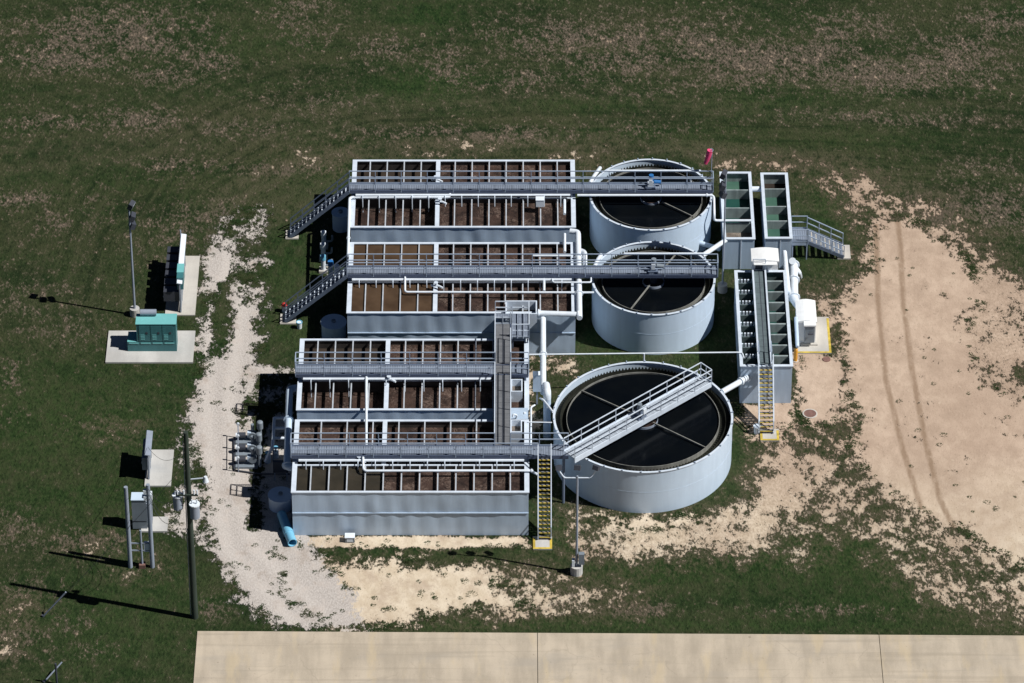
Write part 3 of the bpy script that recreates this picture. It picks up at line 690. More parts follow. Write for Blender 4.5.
ly0, ly1 = Yv(337, DZ), Yv(318, DZ)
MB().box(NSX1 + .06, lx1, ly0, ly1, DZ - .05, DZ).build('deck', M['gx'], land)
for xx in (NSX1 + .1, lx1): MB().box(xx - .03, xx + .03, ly0, ly1, DZ - .3, DZ - .051).build('side_beam', M['steel'], land)
railing(land, [(NSX0, ly1 + .45, DZ), (lx1, ly1 + .45, DZ)], sp=1.2, mat='rim', toe=False)
MB().box(NSX0, lx1, ly1 + .003, ly1 + .5, DZ - .052, DZ - .004).build('deck', M['gx'], land)
railing(land, [(lx1, ly0, DZ), (lx1, ly1 + .45, DZ)], sp=1.1, mat='rim')
railing(land, [(NSX1 + .1, ly0, DZ), (lx1, ly0, DZ)], sp=.45, mat='rim')
for xx in (NSX1 + .15, lx1 - .1): MB().box(xx - .05, xx + .05, ly0 + .1, ly0 + .2, 0, DZ - .3).build('column', M['steel'], land)

def open_box(name, label, x0, x1, y0, y1, z0, z1, mat='rim', inner='brownstill', lvl=.35, th=.06, cat='open box'):
    t = thing(name, label, cat, ((x0 + x1) / 2, (y0 + y1) / 2, z0))
    mb = MB(); mb.box(x0, x1, y0, y0 + th, z0, z1); mb.box(x0, x1, y1 - th, y1, z0, z1); mb.box(x0, x0 + th, y0 + th, y1 - th, z0, z1); mb.box(x1 - th, x1, y0 + th, y1 - th, z0, z1)
    mb.build('box_wall', M[mat], t)
    MB().box(x0 + th + .001, x1 - th - .001, y0 + th + .001, y1 - th - .001, z0, z1 - lvl).build('contents', M[inner], t)
    return t
def uvbox(u0, u1, vb, vf, z): return W(u0, vb, z)[0], W(u1, vb, z)[0], Yv(vf, z), Yv(vb, z)
a = uvbox(505.5, 537, 300.5, 313, 3.95); open_box('splitter_box', 'white open splitter box on the wall of the amber liquor basin beside the landing', a[0], a[1], a[2] - .1, a[3], 2.7, 3.95, 'rim', 'olive', .75, .09, 'splitter box')
a = uvbox(511, 522.5, 379, 391.5, 4.0); open_box('weir_box', 'small white open weir box beside the narrow walkway, just past the short walkway', *a, 3.0, 4.0, 'rim', 'scum', .55, .08, 'weir box')
a = uvbox(510.5, 522, 419.5, 432, 4.0); open_box('weir_box', 'small white open weir box beside the narrow walkway with a bent pipe at its rim', *a, 3.0, 4.0, 'rim', 'scum', .5, .08, 'weir box')
pipe('gooseneck_pipe', 'small curved white pipe at the rim of the weir box on the nearest basin', [P3(516, 418.5, 3.7), P3(517, 415, 4.1), P3(513, 414, 4.2), P3(513, 417, 4.0)], .06, 'white')
cv = thing('cover_plate', 'flat blue grey cover plate between the two small weir boxes', 'cover plate', P3(520, 412, 3.6))
MB().box(W(511, 410, 3.6)[0], W(528, 410, 3.6)[0], -13.3, -12.1, 3.62, 3.66).build('plate', M['wall'], cv)
MB().box(W(524, 410, 3.6)[0], W(526, 410, 3.6)[0], -12.8, -12.6, 3.662, 3.72).build('handle', M['white'], cv)

# ------------------------------------------------------------------ staircases
stair('staircase', 'steel staircase climbing to the walkway of the farthest basin, field side', (-11.45, 12.42, DZ), (-1, 0, 0), .86, .1, 4.25, 15, 'flights at the outer end of the walkways', tmat='gx', nose='rim', rmat='steel')
stair('staircase', 'steel staircase climbing to the amber liquor basin walkway, red capped hydrant at its foot', (-11.35, 2.50, DZ), (-1, 0, 0), .98, .1, 4.35, 15, 'flights at the outer end of the walkways', tmat='gx', nose='rim', rmat='steel')
pad('pale concrete foot pad under the staircase of the farthest basin', rect(285.5, 231, 299, 239.5), .1)
pad('pale concrete foot pad under the staircase of the amber liquor basin', rect(280, 314.5, 296.5, 324.5), .1)
fc = (FX0 + FX1) / 2; ytop = -17.9; fb = P3(543.5, 541); run4 = ytop - fb.y
stair('staircase', 'yellow nosed steel staircase facing us beside the nearest basin', (fc, ytop, DZ), (0, -1, 0), FX1 - FX0, .1, run4, 19, 'yellow nosed flights', smat='rail', rmat='rim', tmat='gy')
pad('small concrete foot pad with yellow edge at the stairs of the nearest basin', rect(533, 537.5, 552, 550), .1, 'padwhite', 'yellow', (0, 1, 3))

# ------------------------------------------------------------------ clarifiers
def clarifier(label, cx, cy, r, H, off, dz, skims, wellr, nb):
    t = thing('clarifier_tank', label, 'round tank', (cx, cy, 0), 'round clarifier tanks')
    th = .05; n = 96
    MB().ring(cx, cy, r - th, r, -.05, H - .04, n).build('tank_shell', M['tank'], t, True)
    rim = MB().ring(cx, cy, r - .10, r + .05, H - .04, H, n).build('rim', M['rim'], t, True)
    mb = MB(); mb.ring(cx, cy, r + .002, r + .008, H * .5, H * .5 + .03, n); mb.build('weld_seam', M['tank'], t)
    f = None
    for k in range(nb):
        an = 2 * math.pi * (k + .3) / nb; c, s_ = math.cos(an), math.sin(an)
        MB().obox((cx + (r + .02) * c, cy + (r + .02) * s_, H + .05), Vector((c, s_, 0)) * .05, Vector((-s_, c, 0)) * .035, (0, 0, .045)).build('lug', M['rail'], rim)
    # launder trough and notched weir
    MB().ring(cx, cy, r - off - .03, r - .052, H - dz - .75, H - dz - .38, n).build('launder_floor', M['algae'], t, True)
    MB().ring(cx, cy, r - off - .035, r - off, H - dz - 1.0, H - dz - .02, n).build('weir_ring', M['armp'], t, True)
    nt_ = int(r * 26) * 4; vs = []; rr = r - off * .52
    for k in range(nt_):
        an = 2 * math.pi * k / nt_; c, s_ = math.cos(an), math.sin(an); zt_ = H - dz + (.07 if k % 4 < 2 else -.09)
        vs += [(cx + q * c, cy + q * s_, z) for q, z in ((rr - .012, H - dz - .5), (rr + .012, H - dz - .5), (rr + .012, zt_), (rr - .012, zt_))]
    MB().add(vs, [(k * 4 + i, k * 4 + (i + 1) % 4, ((k + 1) % nt_) * 4 + (i + 1) % 4, ((k + 1) % nt_) * 4 + i) for k in range(nt_) for i in range(4)]).build('notched_weir', M['algae'], t)
    MB().ring(cx, cy, .01, r - off - .036, H - dz - .8, H - dz - .16, n).build('settled_water', M['black_water'], t)
    MB().ring(cx, cy, wellr - .03, wellr, H - dz - .6, H - dz + .02, 40).build('feed_well', M['galv'], t, True)
    MB().ring(cx, cy, .01, wellr - .031, H - dz - .6, H - dz - .12, 32).build('well_scum', M['foam'], t)
    MB().cyl((cx, cy, 0.2), (cx, cy, DZ - .3), .22, 14).build('centre_column', M['dark'], t, True)
    for an, a0, a1 in skims:
        an = math.radians(an); c, s_ = math.cos(an), math.sin(an)
        MB().beam((cx + a0 * c, cy + a0 * s_, H - dz + .02), (cx + a1 * c, cy + a1 * s_, H - dz - .05), .065, .12).build('skimmer_arm', M['armp'], t)
    return t
clarifier('far round clarifier tank with a blue drive motor on its bridge', 9.8, 12.62, 4.3, 3.45, .67, .27, [(-38, 1.0, 3.7)], .75, 26)
clarifier('middle round clarifier tank with two pale skimmer arms, between the other round tanks', 9.76, 2.72, 4.24, 3.45, .67, .27, [(243, .5, 3.6), (63, .5, 3.5), (158, 2.2, 3.6)], .75, 26)
clarifier('largest round clarifier tank, nearest to us, crossed by the diagonal bridge', 8.72, -12.75, 5.95, 3.47, .85, .2, [(143, .8, 5.1), (-37, .8, 5.1)], 1.0, 30)

# drive units on the bridges
def drive(label, p, d, motor):
    p = Vector(p); d = Vector(d).normalized(); s = Vector((-d.y, d.x, 0))
    t = thing('drive_unit', label, 'drive motor', p, 'scraper drives at the tank centres')
    MB().obox(p + Vector((0, 0, .06)), d * .35, s * .38, (0, 0, .06)).build('base_plate', M['steel'], t)
    MB().obox(p + Vector((0, 0, .32)), d * .2, s * .22, (0, 0, .2)).build('gearbox', M['white'] if motor == 'blue' else M['steel'], t)
    MB().cyl(p + d * .05 + Vector((0, 0, .52)), p + d * .05 + Vector((0, 0, 1.0)), .17, 12).build('motor', M[motor], t, True)
    MB().obox(p - s * .55 + Vector((0, 0, .75)), d * .13, s * .06, (0, 0, .22)).build('control_box', M['white'], t)
    MB().cyl(p + d * .25 + s * .1 + Vector((0, 0, .35)), p + d * .75 + s * .1 + Vector((0, 0, .3)), .15, 12).build('reducer', M[motor], t, True)
    return t
drive('blue scraper drive motor at the centre of the far tank bridge', (9.75, 12.5, DZ), (1, 0, 0), 'blue')
drive('grey scraper drive motor at the centre of the middle tank bridge', (9.7, 2.55, DZ), (1, 0, 0), 'greycab')
# diagonal bridge
ba = P3(566.5, 456.5, DZ); bb = P3(700.5, 382, DZ); bd = (bb - ba).normalized()
br = thing('bridge', 'bright diagonal steel bridge across the largest round tank', 'bridge', (ba.x, ba.y, 0))
ba2 = ba + bd * .25; ba2.z = DZ + .006; bb.z = DZ + .006
walkway(br, ba2, bb + bd * .5, 1.05, 'gd', ends=(False, True), smat='rim', rmat='rim', beamh=.4, sp=1.6)
drive('dark scraper drive on the diagonal bridge of the largest tank', ba + (bb - ba) * .535 + Vector((0, 0, .01)), bd, 'greycab')
# white pipes along the rails of the first two bridges
pipe('rail_pipe', 'white pipe fixed along the rail of the far tank bridge', [(5.9 + .8, 12.98, DZ + 1.02), (13.3, 12.98, DZ + 1.02)], .085, 'white')
pipe('rail_pipe', 'white pipe fixed along the rail of the middle tank bridge', [(7.7, 3.12, DZ + 1.02), (13.2, 3.12, DZ + 1.02)], .085, 'white')
pipe('rail_pipe', 'white pipe low behind the rail of the far tank bridge', [(7.5, 13.1, DZ + .35), (12.6, 13.1, DZ + .35), (12.6, 13.1, DZ - .4)], .085, 'white')
pipe('transfer_pipe', 'white pipe beneath the far tank bridge that cranks over to the open channel box', [(4.6, 11.8, 3.95), (14.2, 11.8, 3.95), (14.2, 10.35, 3.3), (14.2, 10.35, 2.8), (16.8, 10.35, 2.8)], .09, 'white', flanges=((0, .95),))
pipe('scum_trough', 'white sloping trough pipe from the far tank to the corner of the open channel box', [P3(699, 258, 2.7), P3(726, 240, 2.45)], .17, 'white')
pipe('scum_trough', 'white inlet pipe with flanged elbow from the largest tank to the long channel tank', [P3(722, 392, 2.6), P3(744, 379.5, 2.4), P3(749.5, 376, 2.0)], .2, 'white', flanges=((0, .85), (1, .6)))
pipe('scum_trough', 'pale pipe stub in the shade beside the far tank', [P3(700, 243, 1.0), P3(720, 249, 1.0)], .18, 'tank')

# ------------------------------------------------------------------ pipes over and between the basins
pipe('air_main', 'white air main along the middle wall of the farthest basin, bent at its end', [P3(450, 192, 4.0), P3(450, 197, 3.8), P3(349.5, 197.3, 3.75), P3(348, 256, 3.7)], .1, 'white', bend=.3, flanges=((2, .7),))
pipe('air_main', 'thin white pipe lying across the near cells of the amber liquor basin', [P3(405, 277, 4.05), P3(405, 292, 3.75), P3(594, 292.5, 3.75)], .075, 'white', bend=.2)
pipe('air_main', 'white pipe lying across the near cells of the nearest basin and dropping by the stairs', [P3(363, 457, 4.1), P3(363.5, 470.8, 3.8), P3(532.5, 470.6, 3.8), P3(532.5, 472, 0.9), P3(537, 474, .9)], .085, 'white', bend=.25, flanges=((1, .995),))
pipe('air_main', 'white pipe linking the short walkway to the walkway of the nearest basin', [P3(366.3, 377, 4.0), P3(366.3, 447, 4.0)], .09, 'white')
pipe('air_main', 'white looped pipe at the bend of the middle tank bridge', [P3(552, 279, 4.0), P3(553, 282.3, 4.0), P3(591, 282.3, 4.0), P3(591, 278, 4.0)], .06, 'white', bend=.15)
pipe('air_main', 'short white standpipe above the near cells of the amber liquor basin', [P3(544, 279, 3.9), P3(544, 291, 3.75)], .09, 'white')
pipe('air_main', 'white pipe pair above the far cells of the amber liquor basin, near its tank', [P3(533, 255.5, 4.1), P3(571, 255.5, 4.1)], .09, 'white')
pipe('air_main', 'short white pipe rising at the end of the farthest basin', [P3(564.5, 214, 3.9), P3(564.5, 200, 3.9)], .1, 'white')
pipe('air_main', 'short white pipe in the gap between the two farthest basins', [P3(564.7, 252, 3.9), P3(564.7, 234, 3.9)], .1, 'white')
pipe('sludge_pipe', 'stout white pipe running along the ends of the two farthest basins', [P3(570, 231, 3.75), P3(578, 232, 3.75), P3(579.5, 318, 3.7)], .2, 'white', bend=.6, flanges=((1, .3), (1, .72)))
pipe('sludge_pipe', 'stout white pipe lying on the near rim of the amber liquor basin', [P3(536.5, 313, 3.8), P3(581, 314.5, 3.8)], .19, 'white', flanges=((0, .05), (0, .94)))
pipe('sludge_pipe', 'white hooped pipe behind the stout pipe, by the middle tank', [P3(578, 249.5, 3.7), P3(585, 252, 3.7), P3(585, 266, 3.7)], .16, 'white', bend=.5)
pipe('sludge_pipe', 'white gooseneck pipe curving over the edge of the far tank', [P3(600, 168, 3.5), P3(594, 176, 4.1), P3(590, 183, 4.0)], .14, 'white', bend=.5)
pipe('sludge_pipe', 'white gooseneck pipe curving over the edge of the middle tank', [P3(601, 255, 3.5), P3(597, 261, 4.0), P3(594, 268, 4.0)], .14, 'white', bend=.5)
pipe('sludge_pipe', 'long white overhead pipe running towards us from the amber liquor basin wall', [P3(537, 316.5, 3.45), P3(543, 317, 3.45), P3(543.3, 393, 3.35)], .2, 'white', bend=.5, flanges=((1, .5),))
t = thing('standpipe', 'fat white standpipe at the end of the overhead pipe, beside the largest tank', 'standpipe', P3(547, 438))
MB().cyl(P3(547, 438), P3(547, 438) + Vector((0, 0, 3.5)), .25, 16).build('pipe_run', M['tank'], t, True)
MB().tube(fillet([P3(547, 438) + Vector((0, 0, 3.4)), P3(547, 438) + Vector((0, 0, 3.9)), P3(546, 385, 3.6)], .5), .26, 16).build('elbow', M['white'], t, True)
a = P3(537, 404, 0); jb = thing('junction_box', 'pale blue box on a stand between the nearest basins and the fat standpipe', 'junction box', a)
MB().box(a.x - .28, a.x + .28, a.y - .2, a.y + .2, 1.2, 2.6).build('cabinet', M['tank'], jb); MB().box(a.x - .3, a.x + .3, a.y - .22, a.y + .22, 2.602, 2.65).build('lid', M['white'], jb); MB().box(a.x - .06, a.x + .06, a.y - .06, a.y + .06, 0, 1.2).build('stand', M['galv'], jb)
pipe('small_pipe', 'thin white rail pipe from the weir box to the fat standpipe', [P3(528, 422, 3.7), P3(552, 422.5, 3.7)], .04, 'white')
pipe('small_pipe', 'thin white upright pipe at the corner of the nearest basin', [P3(531, 446, 3.0), P3(531, 407, 3.4), P3(535, 405, 3.4)], .06, 'white')
pipe('small_pipe', 'thin white pipe from the standpipe over the rim of the largest tank', [P3(540, 398, 3.4), P3(543.5, 400, 3.5), P3(553, 412, 3.6)], .07, 'white')
t = pipe('water_pipe', 'long thin white pipe spanning from the amber liquor basin to the long channel tank', [P3(529.5, 354.5, 3.6), P3(738, 352.3, 3.3), P3(742, 352.5, 3.25), P3(744, 358, 3.2)], .05, 'white', bend=.2)
px_ = P3(644, 353.4, 3.45); MB().cyl(px_, (px_.x, px_.y, 0), .06, 8).build('support', M['white'], t)
cb = thing('junction_box', 'white junction box on the walkway rail of the farthest basin', 'junction box', P3(540, 205, 3.8)); c0 = P3(540, 199, 4.3)
MB().box(c0.x - .28, c0.x + .28, c0.y - .2, c0.y + .25, 3.75, 4.3).build('cabinet', M['white'], cb); MB().box(c0.x - .3, c0.x + .3, c0.y - .22, c0.y + .27, 4.302, 4.34).build('lid', M['white'], cb)
for (u, v, lab) in ((436, 180, 'valve on the air pipe behind the walkway of the farthest basin'), (440, 202, 'valve on the divider in front of the walkway of the farthest basin'), (436, 286, 'valve on the divider in front of the walkway of the amber liquor basin'), (389, 380, 'valve in front of the short walkway at the pale divider'), (359, 460, 'valve in front of the walkway of the nearest basin'), (360, 378, 'valve beside the pipe leaving the short walkway')):
    p = P3(u, v, 3.85); t = thing('valve', 'small white ' + lab, 'valve', p, 'small white valves')
    MB().tube(fillet([p + Vector((-.35, .05, 0)), p + Vector((.1, .05, .02)), p + Vector((.45, -.2, 0))], .1), .075, 8).build('pipe_run', M['white'], t, True)
    MB().cyl(p + Vector((0, 0, .02)), p + Vector((0, 0, .28)), .06, 8).build('stem', M['white'], t); MB().cyl(p + Vector((0, 0, .28)), p + Vector((0, 0, .32)), .15, 12).build('handwheel', M['rim'], t)

# ------------------------------------------------------------------ channel tanks on the far right
def channel(label, x0, x1, y0, y1, H, walls, waters, name='channel_tank', inner='innergreen', cap=.1, baff=None):
    t = thing(name, label, 'open channel', ((x0 + x1) / 2, (y0 + y1) / 2, 0), 'open channel tanks')
    th = .05
    mb = MB(); mb.box(x0, x1, y0, y0 + th, -.05, H - .05); mb.box(x0, x1, y1 - th, y1, -.05, H - .05); mb.box(x0, x0 + th, y0 + th, y1 - th, -.05, H - .05); mb.box(x1 - th, x1, y0 + th, y1 - th, -.05, H - .05)
    mb.build('outer_wall', M['wall'], t)
    e = th + .004; mb = MB()
    mb.box(x0 + th, x1 - th, y0 + th, y0 + e, .1, H - .06); mb.box(x0 + th, x1 - th, y1 - e, y1 - th, .1, H - .06); mb.box(x0 + th, x0 + e, y0 + e, y1 - e, .1, H - .06); mb.box(x1 - e, x1 - th, y0 + e, y1 - e, .1, H - .06)
    mb.build('inner_wall', M[inner], t)
    mb = MB(); R = .16
    mb.box(x0 - .06, x1 + .06, y0 - .06, y0 + R, H - .05, H); mb.box(x0 - .06, x1 + .06, y1 - R, y1 + .06, H - .05, H); mb.box(x0 - .06, x0 + R, y0 + R, y1 - R, H - .05, H); mb.box(x1 - R, x1 + .06, y0 + R, y1 - R, H - .05, H)
    mb.build('rim', M['rim'], t)
    ys = [y0] + list(walls) + [y1]
    for w_ in walls: MB().box(x0 + e, x1 - e, w_ - .05, w_ + .05, .1, H - .08).build('baffle_wall', M[inner], t)
    for i, (mm, l) in enumerate(waters):
        a = ys[i] + (.05 if i else e); c = ys[i + 1] - (.05 if i + 1 < len(ys) - 1 else e)
        MB().box(x0 + e + .001, x1 - e - .001, a + .001, c - .001, .1, H - l).build('channel_water', M[mm], t)
    MB().box(x0 + (x1 - x0) * .55, x0 + (x1 - x0) * .58, y0 - .04, y0 - .002, 0, H - .1).build('wall_rib', M['rim'], t)
    return t
HA = 2.65
channel('open green water channel tank nearer the far round tank, dark scum in its end cell', 14.84, 16.98, 8.41, 16.45, HA, (Yv(222, HA), Yv(207, HA), Yv(189, HA)), (('scum', .9), ('green', .95), ('green', .85), ('greenpale', .8)))
channel('narrow open channel tank of pale green water with the side stairs against it', 17.75, 19.59, 8.47, 16.33, HA, (Yv(220, HA), Yv(205.5, HA), Yv(188, HA)), (('greenpale', .75), ('greenpale', .75), ('greenpale', .8), ('brownstill', .9)))
pipe('link_pipe', 'short white pipe bridging the two open green channel tanks', [P3(751, 189, 2.3), P3(762.5, 189, 2.3)], .2, 'white')
HC = 3.2; cx0, cx1, cy0, cy1 = 15.44, 18.92, -6.9, 3.9
rows = [cy0 + (cy1 - cy0) * f for f in (.115, .225, .335, .447, .56, .672, .785, .9)]
ch = channel('long channel tank with a central grating walkway and rows of green baffled cells', cx0, cx1, cy0, cy1, HC, (), (('green', .8),), inner='innerdark')
cw0, cw1 = W(754.5, 300, HC)[0], W(767, 300, HC)[0]
f1 = f2 = f3 = None
for k, yy in enumerate(rows):
    if f1 is None:
        f1 = MB().box(cw1 + .1, cx1 - .06, yy - .07, yy + .07, .2, HC - .1).build('baffle', M['innergreen'], ch)
        f2 = MB().box(cx0 + .06, cw0 - .1, yy - .04, yy + .04, .2, HC - .3).build('baffle', M['innerdark'], ch)
        prof = [(cx0 + .1, HC - .42)]
        for q in range(5): a_ = cx0 + .12 + q * .23; prof += [(a_, HC - .36), (a_ + .01, HC - .06), (a_ + .14, HC - .06), (a_ + .15, HC - .36)]
        prof.append((cx0 + 1.25, HC - .42)); m_ = len(prof)
        vs = [(x, yy + .045, z) for x, z in prof] + [(x, yy + .17, z) for x, z in prof]
        fs = [(k, (k + 1) % m_, m_ + (k + 1) % m_, m_ + k) for k in range(m_)] + [tuple(range(m_))[::-1], tuple(range(m_, 2 * m_))]
        f3 = MB().add(vs, fs).build('weir_teeth', M['rim'], f2); y0_ = yy
    else:
        clone(f1, ch, (0, yy - y0_, 0)); clone(f2, ch, (0, yy - y0_, 0))
t = thing('walkway', 'grating walkway with two pale kerb rails along the long channel tank', 'walkway', ((cw0 + cw1) / 2, cy0, 0), 'steel walkways over the basins')
MB().box(cw0, cw1, cy0 + .1, cy1 - .1, HC + .02, HC + .07).build('deck', M['gc'], t)
for xx in (cw0, cw1): MB().box(xx - .06, xx + .06, cy0 - .02, cy1, HC + .012, HC + .22).build('kerb_rail', M['rim'], t)
MB().box((cw0 + cw1) / 2 - .02, (cw0 + cw1) / 2 + .02, cy0 + .1, cy1 - .1, HC + .072, HC + .085).build('panel_joint', M['dark'], t)
for xx in (cw0, cw1): railing(t, [(xx, cy0 + .1, HC + .2), (xx, cy0 + 1.3, HC + .2)], h=.9, sp=1.2, mat='rail', toe=False)
bx = P3(768, 434); stair('staircase', 'yellow nosed steel staircase facing us at the end of the long channel tank', ((cw0 + cw1) / 2 + .03, cy0 - .09, HC + .05), (0, -1, 0), cw1 - cw0 + .12, .1, cy0 - bx.y, 15, 'yellow nosed flights', smat='rim', rmat='rim', tmat='gy')
pad('small concrete foot pad with yellow edge at the stairs of the long channel tank', rect(760.5, 430, 778.5, 441.5), .1, 'pad', 'yellow', (0, 1, 3))
# enclosures and ducts round the long channel tank
def shed(name, label, x0, x1, y0, y1, z0, z1, arch=.12, cat='enclosure'):
    t = thing(name, label, cat, ((x0 + x1) / 2, (y0 + y1) / 2, z0))
    MB().box(x0, x1, y0, y1, z0, z1).build('body', M['frp'], t)
    n = 8; vs = []; 
    for yy in (y0 - .05, y1 + .05):
        for k in range(n + 1):
            f = k / n; vs.append((x0 - .05 + (x1 - x0 + .1) * f, yy, z1 + .004 + arch * math.sin(math.pi * f)))
        vs += [(x0 - .05, yy, z1 - .08), (x1 + .05, yy, z1 - .08)]
    m_ = n + 3; fs = [(k, k + 1, m_ + k + 1, m_ + k) for k in range(n)] + [(n, n + 2, m_ + n + 2, m_ + n), (n + 1, 0, m_, m_ + n + 1)]
    fs += [tuple([n + 1] + list(range(0, n + 1))[::1] + [n + 2]), tuple([m_ + n + 2] + list(range(m_ + n, m_ - 1, -1)) + [m_ + n + 1])]
    MB().add(vs, fs).build('roof', M['frp'], t)
    return t
a = uvbox(751.5, 777.5, 248.5, 260.5, 4.05)
h1 = shed('equipment_hood', 'white fibreglass hood at the head of the long channel tank', a[0], a[1], a[2], a[3], 2.9, 4.02, .1, 'equipment hood')
MB().box((cw0 + cw1) / 2 - .25, (cw0 + cw1) / 2 + .25, a[2] - .02, a[2] - .002, 3.3, 3.75).build('hatch', M['dark'], h1)
MB().box(a[0] + .1, a[1] - .1, a[2] - .35, a[2] - .022, 3.9, 3.95).build('canopy', M['frp'], h1)
railing(h1, [(cw0, a[2] - .2, HC + .2), (cw1, a[2] - .2, HC + .2)], h=.9, sp=1., mat='rim', toe=False)
a = uvbox(796, 814.5, 301, 321.5, 2.0)
pad('concrete slab with yellow painted edges under the white blower enclosure', rect(797, 318, 828.5, 354), .1, 'pad', 'yellow', (0, 1))
pad('raised concrete plinth under the white blower enclosure', rect(801, 322, 815.5, 347), .22, 'pad')
h2 = shed('blower_enclosure', 'white arched fibreglass blower enclosure on the yellow edged slab', a[0], a[1], a[2], a[3], .1, 2.0, .14)
MB().box(a[0] + .5, a[1] - .1, a[2] - .45, a[2] - .002, .5, 1.95).build('motor_box', M['greycab'], h2)
MB().box(a[0] + .42, a[1] - .02, a[2] - .52, a[2] - .01, 1.952, 2.05).build('motor_cap', M['frp'], h2)
MB().cyl((a[0] + .7, a[2] - .62, 1.4), (a[1] - .2, a[2] - .62, 1.4), .08, 8).build('vent', M['dark'], h2)
pipe('duct', 'fat white duct lying between the long channel tank and the white blower enclosure', [P3(793.5, 264, 1.2), P3(794, 300, 1.2), P3(799, 306, 1.2)], .3, 'white', bend=.4, flanges=((0, .03), (0, .45), (0, .93)), cat='duct', n=14)
pipe('duct', 'white branch duct bending down into the grass at the end of the fat duct', [P3(793.6, 266, 1.25), P3(799, 272, 1.1), P3(800, 277, .2)], .17, 'white', bend=.4, cat='duct')
pipe('duct', 'slim white pipe along the outer wall of the long channel tank', [P3(784.5, 252, 2.6), P3(788.5, 292, 2.6), P3(790.5, 292.5, 2.6)], .17, 'white', cat='duct')
pipe('duct', 'grey pipe standing between the long channel tank and the blower enclosure', [P3(797.5, 346, 0), P3(797.5, 346, 2.4), P3(796, 318, 2.4)], .13, 'tank', cat='duct')
t = thing('valve_cluster', 'small tan and white valve cluster at the end of the fat duct', 'valve', P3(793, 262, 0))
MB().cyl(P3(792.5, 261, .9), P3(792.5, 261, 1.7), .12, 10).build('stem', M['greycab'], t); MB().cyl(P3(792.5, 261, 1.7), P3(792.5, 261, 1.75), .25, 14).build('handwheel', M['white'], t); MB().cyl(P3(792.5, 261, 0), P3(792.5, 261, .9), .2, 10).build('valve_body', M['rust'], t)
t = thing('bollard', 'orange post at the corner of the long channel tank', 'bollard', P3(795.5, 361)); p = P3(795.5, 361)
MB().cyl(p, p + Vector((0, 0, 1.0)), .13, 12).dome(p.x, p.y, .13, 1.0, .08, 12).build('post', M['orange'], t, True); MB().cyl(p, p + Vector((0, 0, .05)), .2, 12).build('foot', M['pad'], t)
# side stairs with platform
sp_z = 1.55; sy0, sy1 = Yv(242, sp_z), Yv(228.5, sp_z); sx0, sx1 = 19.68, W(807.5, 235, sp_z)[0]
t = thing('platform', 'grey railed platform against the narrow channel tank', 'platform', (sx0 + .5, (sy0 + sy1) / 2, 0))
MB().box(sx0, sx1, sy0, sy1, sp_z - .06, sp_z).build('deck', M['gx'], t)
for yy in (sy0 + .03, sy1 - .03): MB().box(sx0, sx1, yy - .03, yy + .03, sp_z - .3, sp_z - .062).build('side_beam', M['rail'], t)
for xx in (sx0 + .06, sx1 - .06):
    for yy in (sy0 + .06, sy1 - .06): MB().box(xx - .04, xx + .04, yy - .025, yy + .025, 0, sp_z - .3).build('leg', M['rail'], t)
railing(t, [(sx0, sy1, sp_z), (sx1, sy1, sp_z)], sp=1.1); railing(t, [(sx0, sy0, sp_z), (sx1, sy0, sp_z)], sp=1.1)
pr = P3(843, 252); stair('staircase', 'short steel staircase leading down from the platform to the worn sandy track', (sx1, (sy0 + sy1) / 2, sp_z), (1, 0, 0), sy1 - sy0 - .1, .1, pr.x - sx1, 8, None, tmat='gx', nose='pad')
pad('small pale foot pad at the bottom of the short side staircase', rect(837.5, 246, 849.5, 259.5), .1)

# ------------------------------------------------------------------ light poles and windsock
def floodlight(parent, p, aim, s=.3):
    p = Vector(p); aim = Vector(aim).normalized(); sd = aim.cross(Vector((0, 0, 1))).normalized(); up = sd.cross(aim)
    h = MB().obox(p, aim * .16, sd * s, up * s * .75).build('floodlight', M['dark'], parent)
    MB().obox(p + aim * .165, aim * .006, sd * (s - .04), up * (s * .75 - .04)).build('lens', M['glass'], h); return h
def light_pole(label, u, v, h, heads, r=.09, side=1, basez=.6):
    p = P3(u, v); t = thing('light_pole', label, 'light pole', p, 'tall floodlight poles')
    MB().cyl(p, p + Vector((0, 0, h)), r, 10, r * .7).build('pole', M['galv'], t, True)
    MB().cyl((p.x, p.y, -.1), (p.x, p.y, basez), .34, 16).build('footing', M['padwhite'], t)
    for k in range(heads):
        z = h - .1 - k * .82; off = Vector((side * (.22 if k % 2 else .16), -.1 if k % 2 else .12, 0))
        floodlight(t, p + Vector((0, 0, z)) + off, (1, -.3 + .3 * k, -.45))
    return t
light_pole('tall grey light pole with three stacked floodlights beside the teal generator', 135, 315, 9.4, 3)
light_pole('thin light pole standing between the middle round tank and the channel tanks', 722.3, 291, 10.0, 3, .07, -1)
p = P3(576.5, 573); t = thing('light_pole', 'grey light pole with a wide crossarm in front of the largest round tank', 'light pole', p, 'tall floodlight poles')
MB().cyl(p, p + Vector((0, 0, 8.1)), .09, 10, .065).build('pole', M['galv'], t, True); MB().cyl((p.x, p.y, -.1), (p.x, p.y, .65), .4, 16).build('footing', M['padwhite'], t)
arm = Vector((.85, 0, 0)); top = p + Vector((0, 0, 7.95)); MB().tube(fillet([top - arm + Vector((-.35, .1, .55)), top - arm, top + arm, top + arm + Vector((.35, .1, .55))], .15, 3), .045, 8).build('crossarm', M['rim'], t, True)
for dx in (-1.2, 0, 1.2): floodlight(t, top + Vector((dx, .1, .75)), (.2 + dx * .3, 1, -.5), .2)
MB().box(p.x + .12, p.x + .5, p.y - .25, p.y + .05, .9, 1.75).build('control_box', M['greycab'], t); MB().box(p.x - .3, p.x - .12, p.y - .2, p.y + .1, .7, 1.2).build('control_box', M['white'], t)
p = P3(711, 184, DZ); t = thing('windsock', 'bright pink windsock hanging limp above the end of the far tank bridge', 'windsock', p)
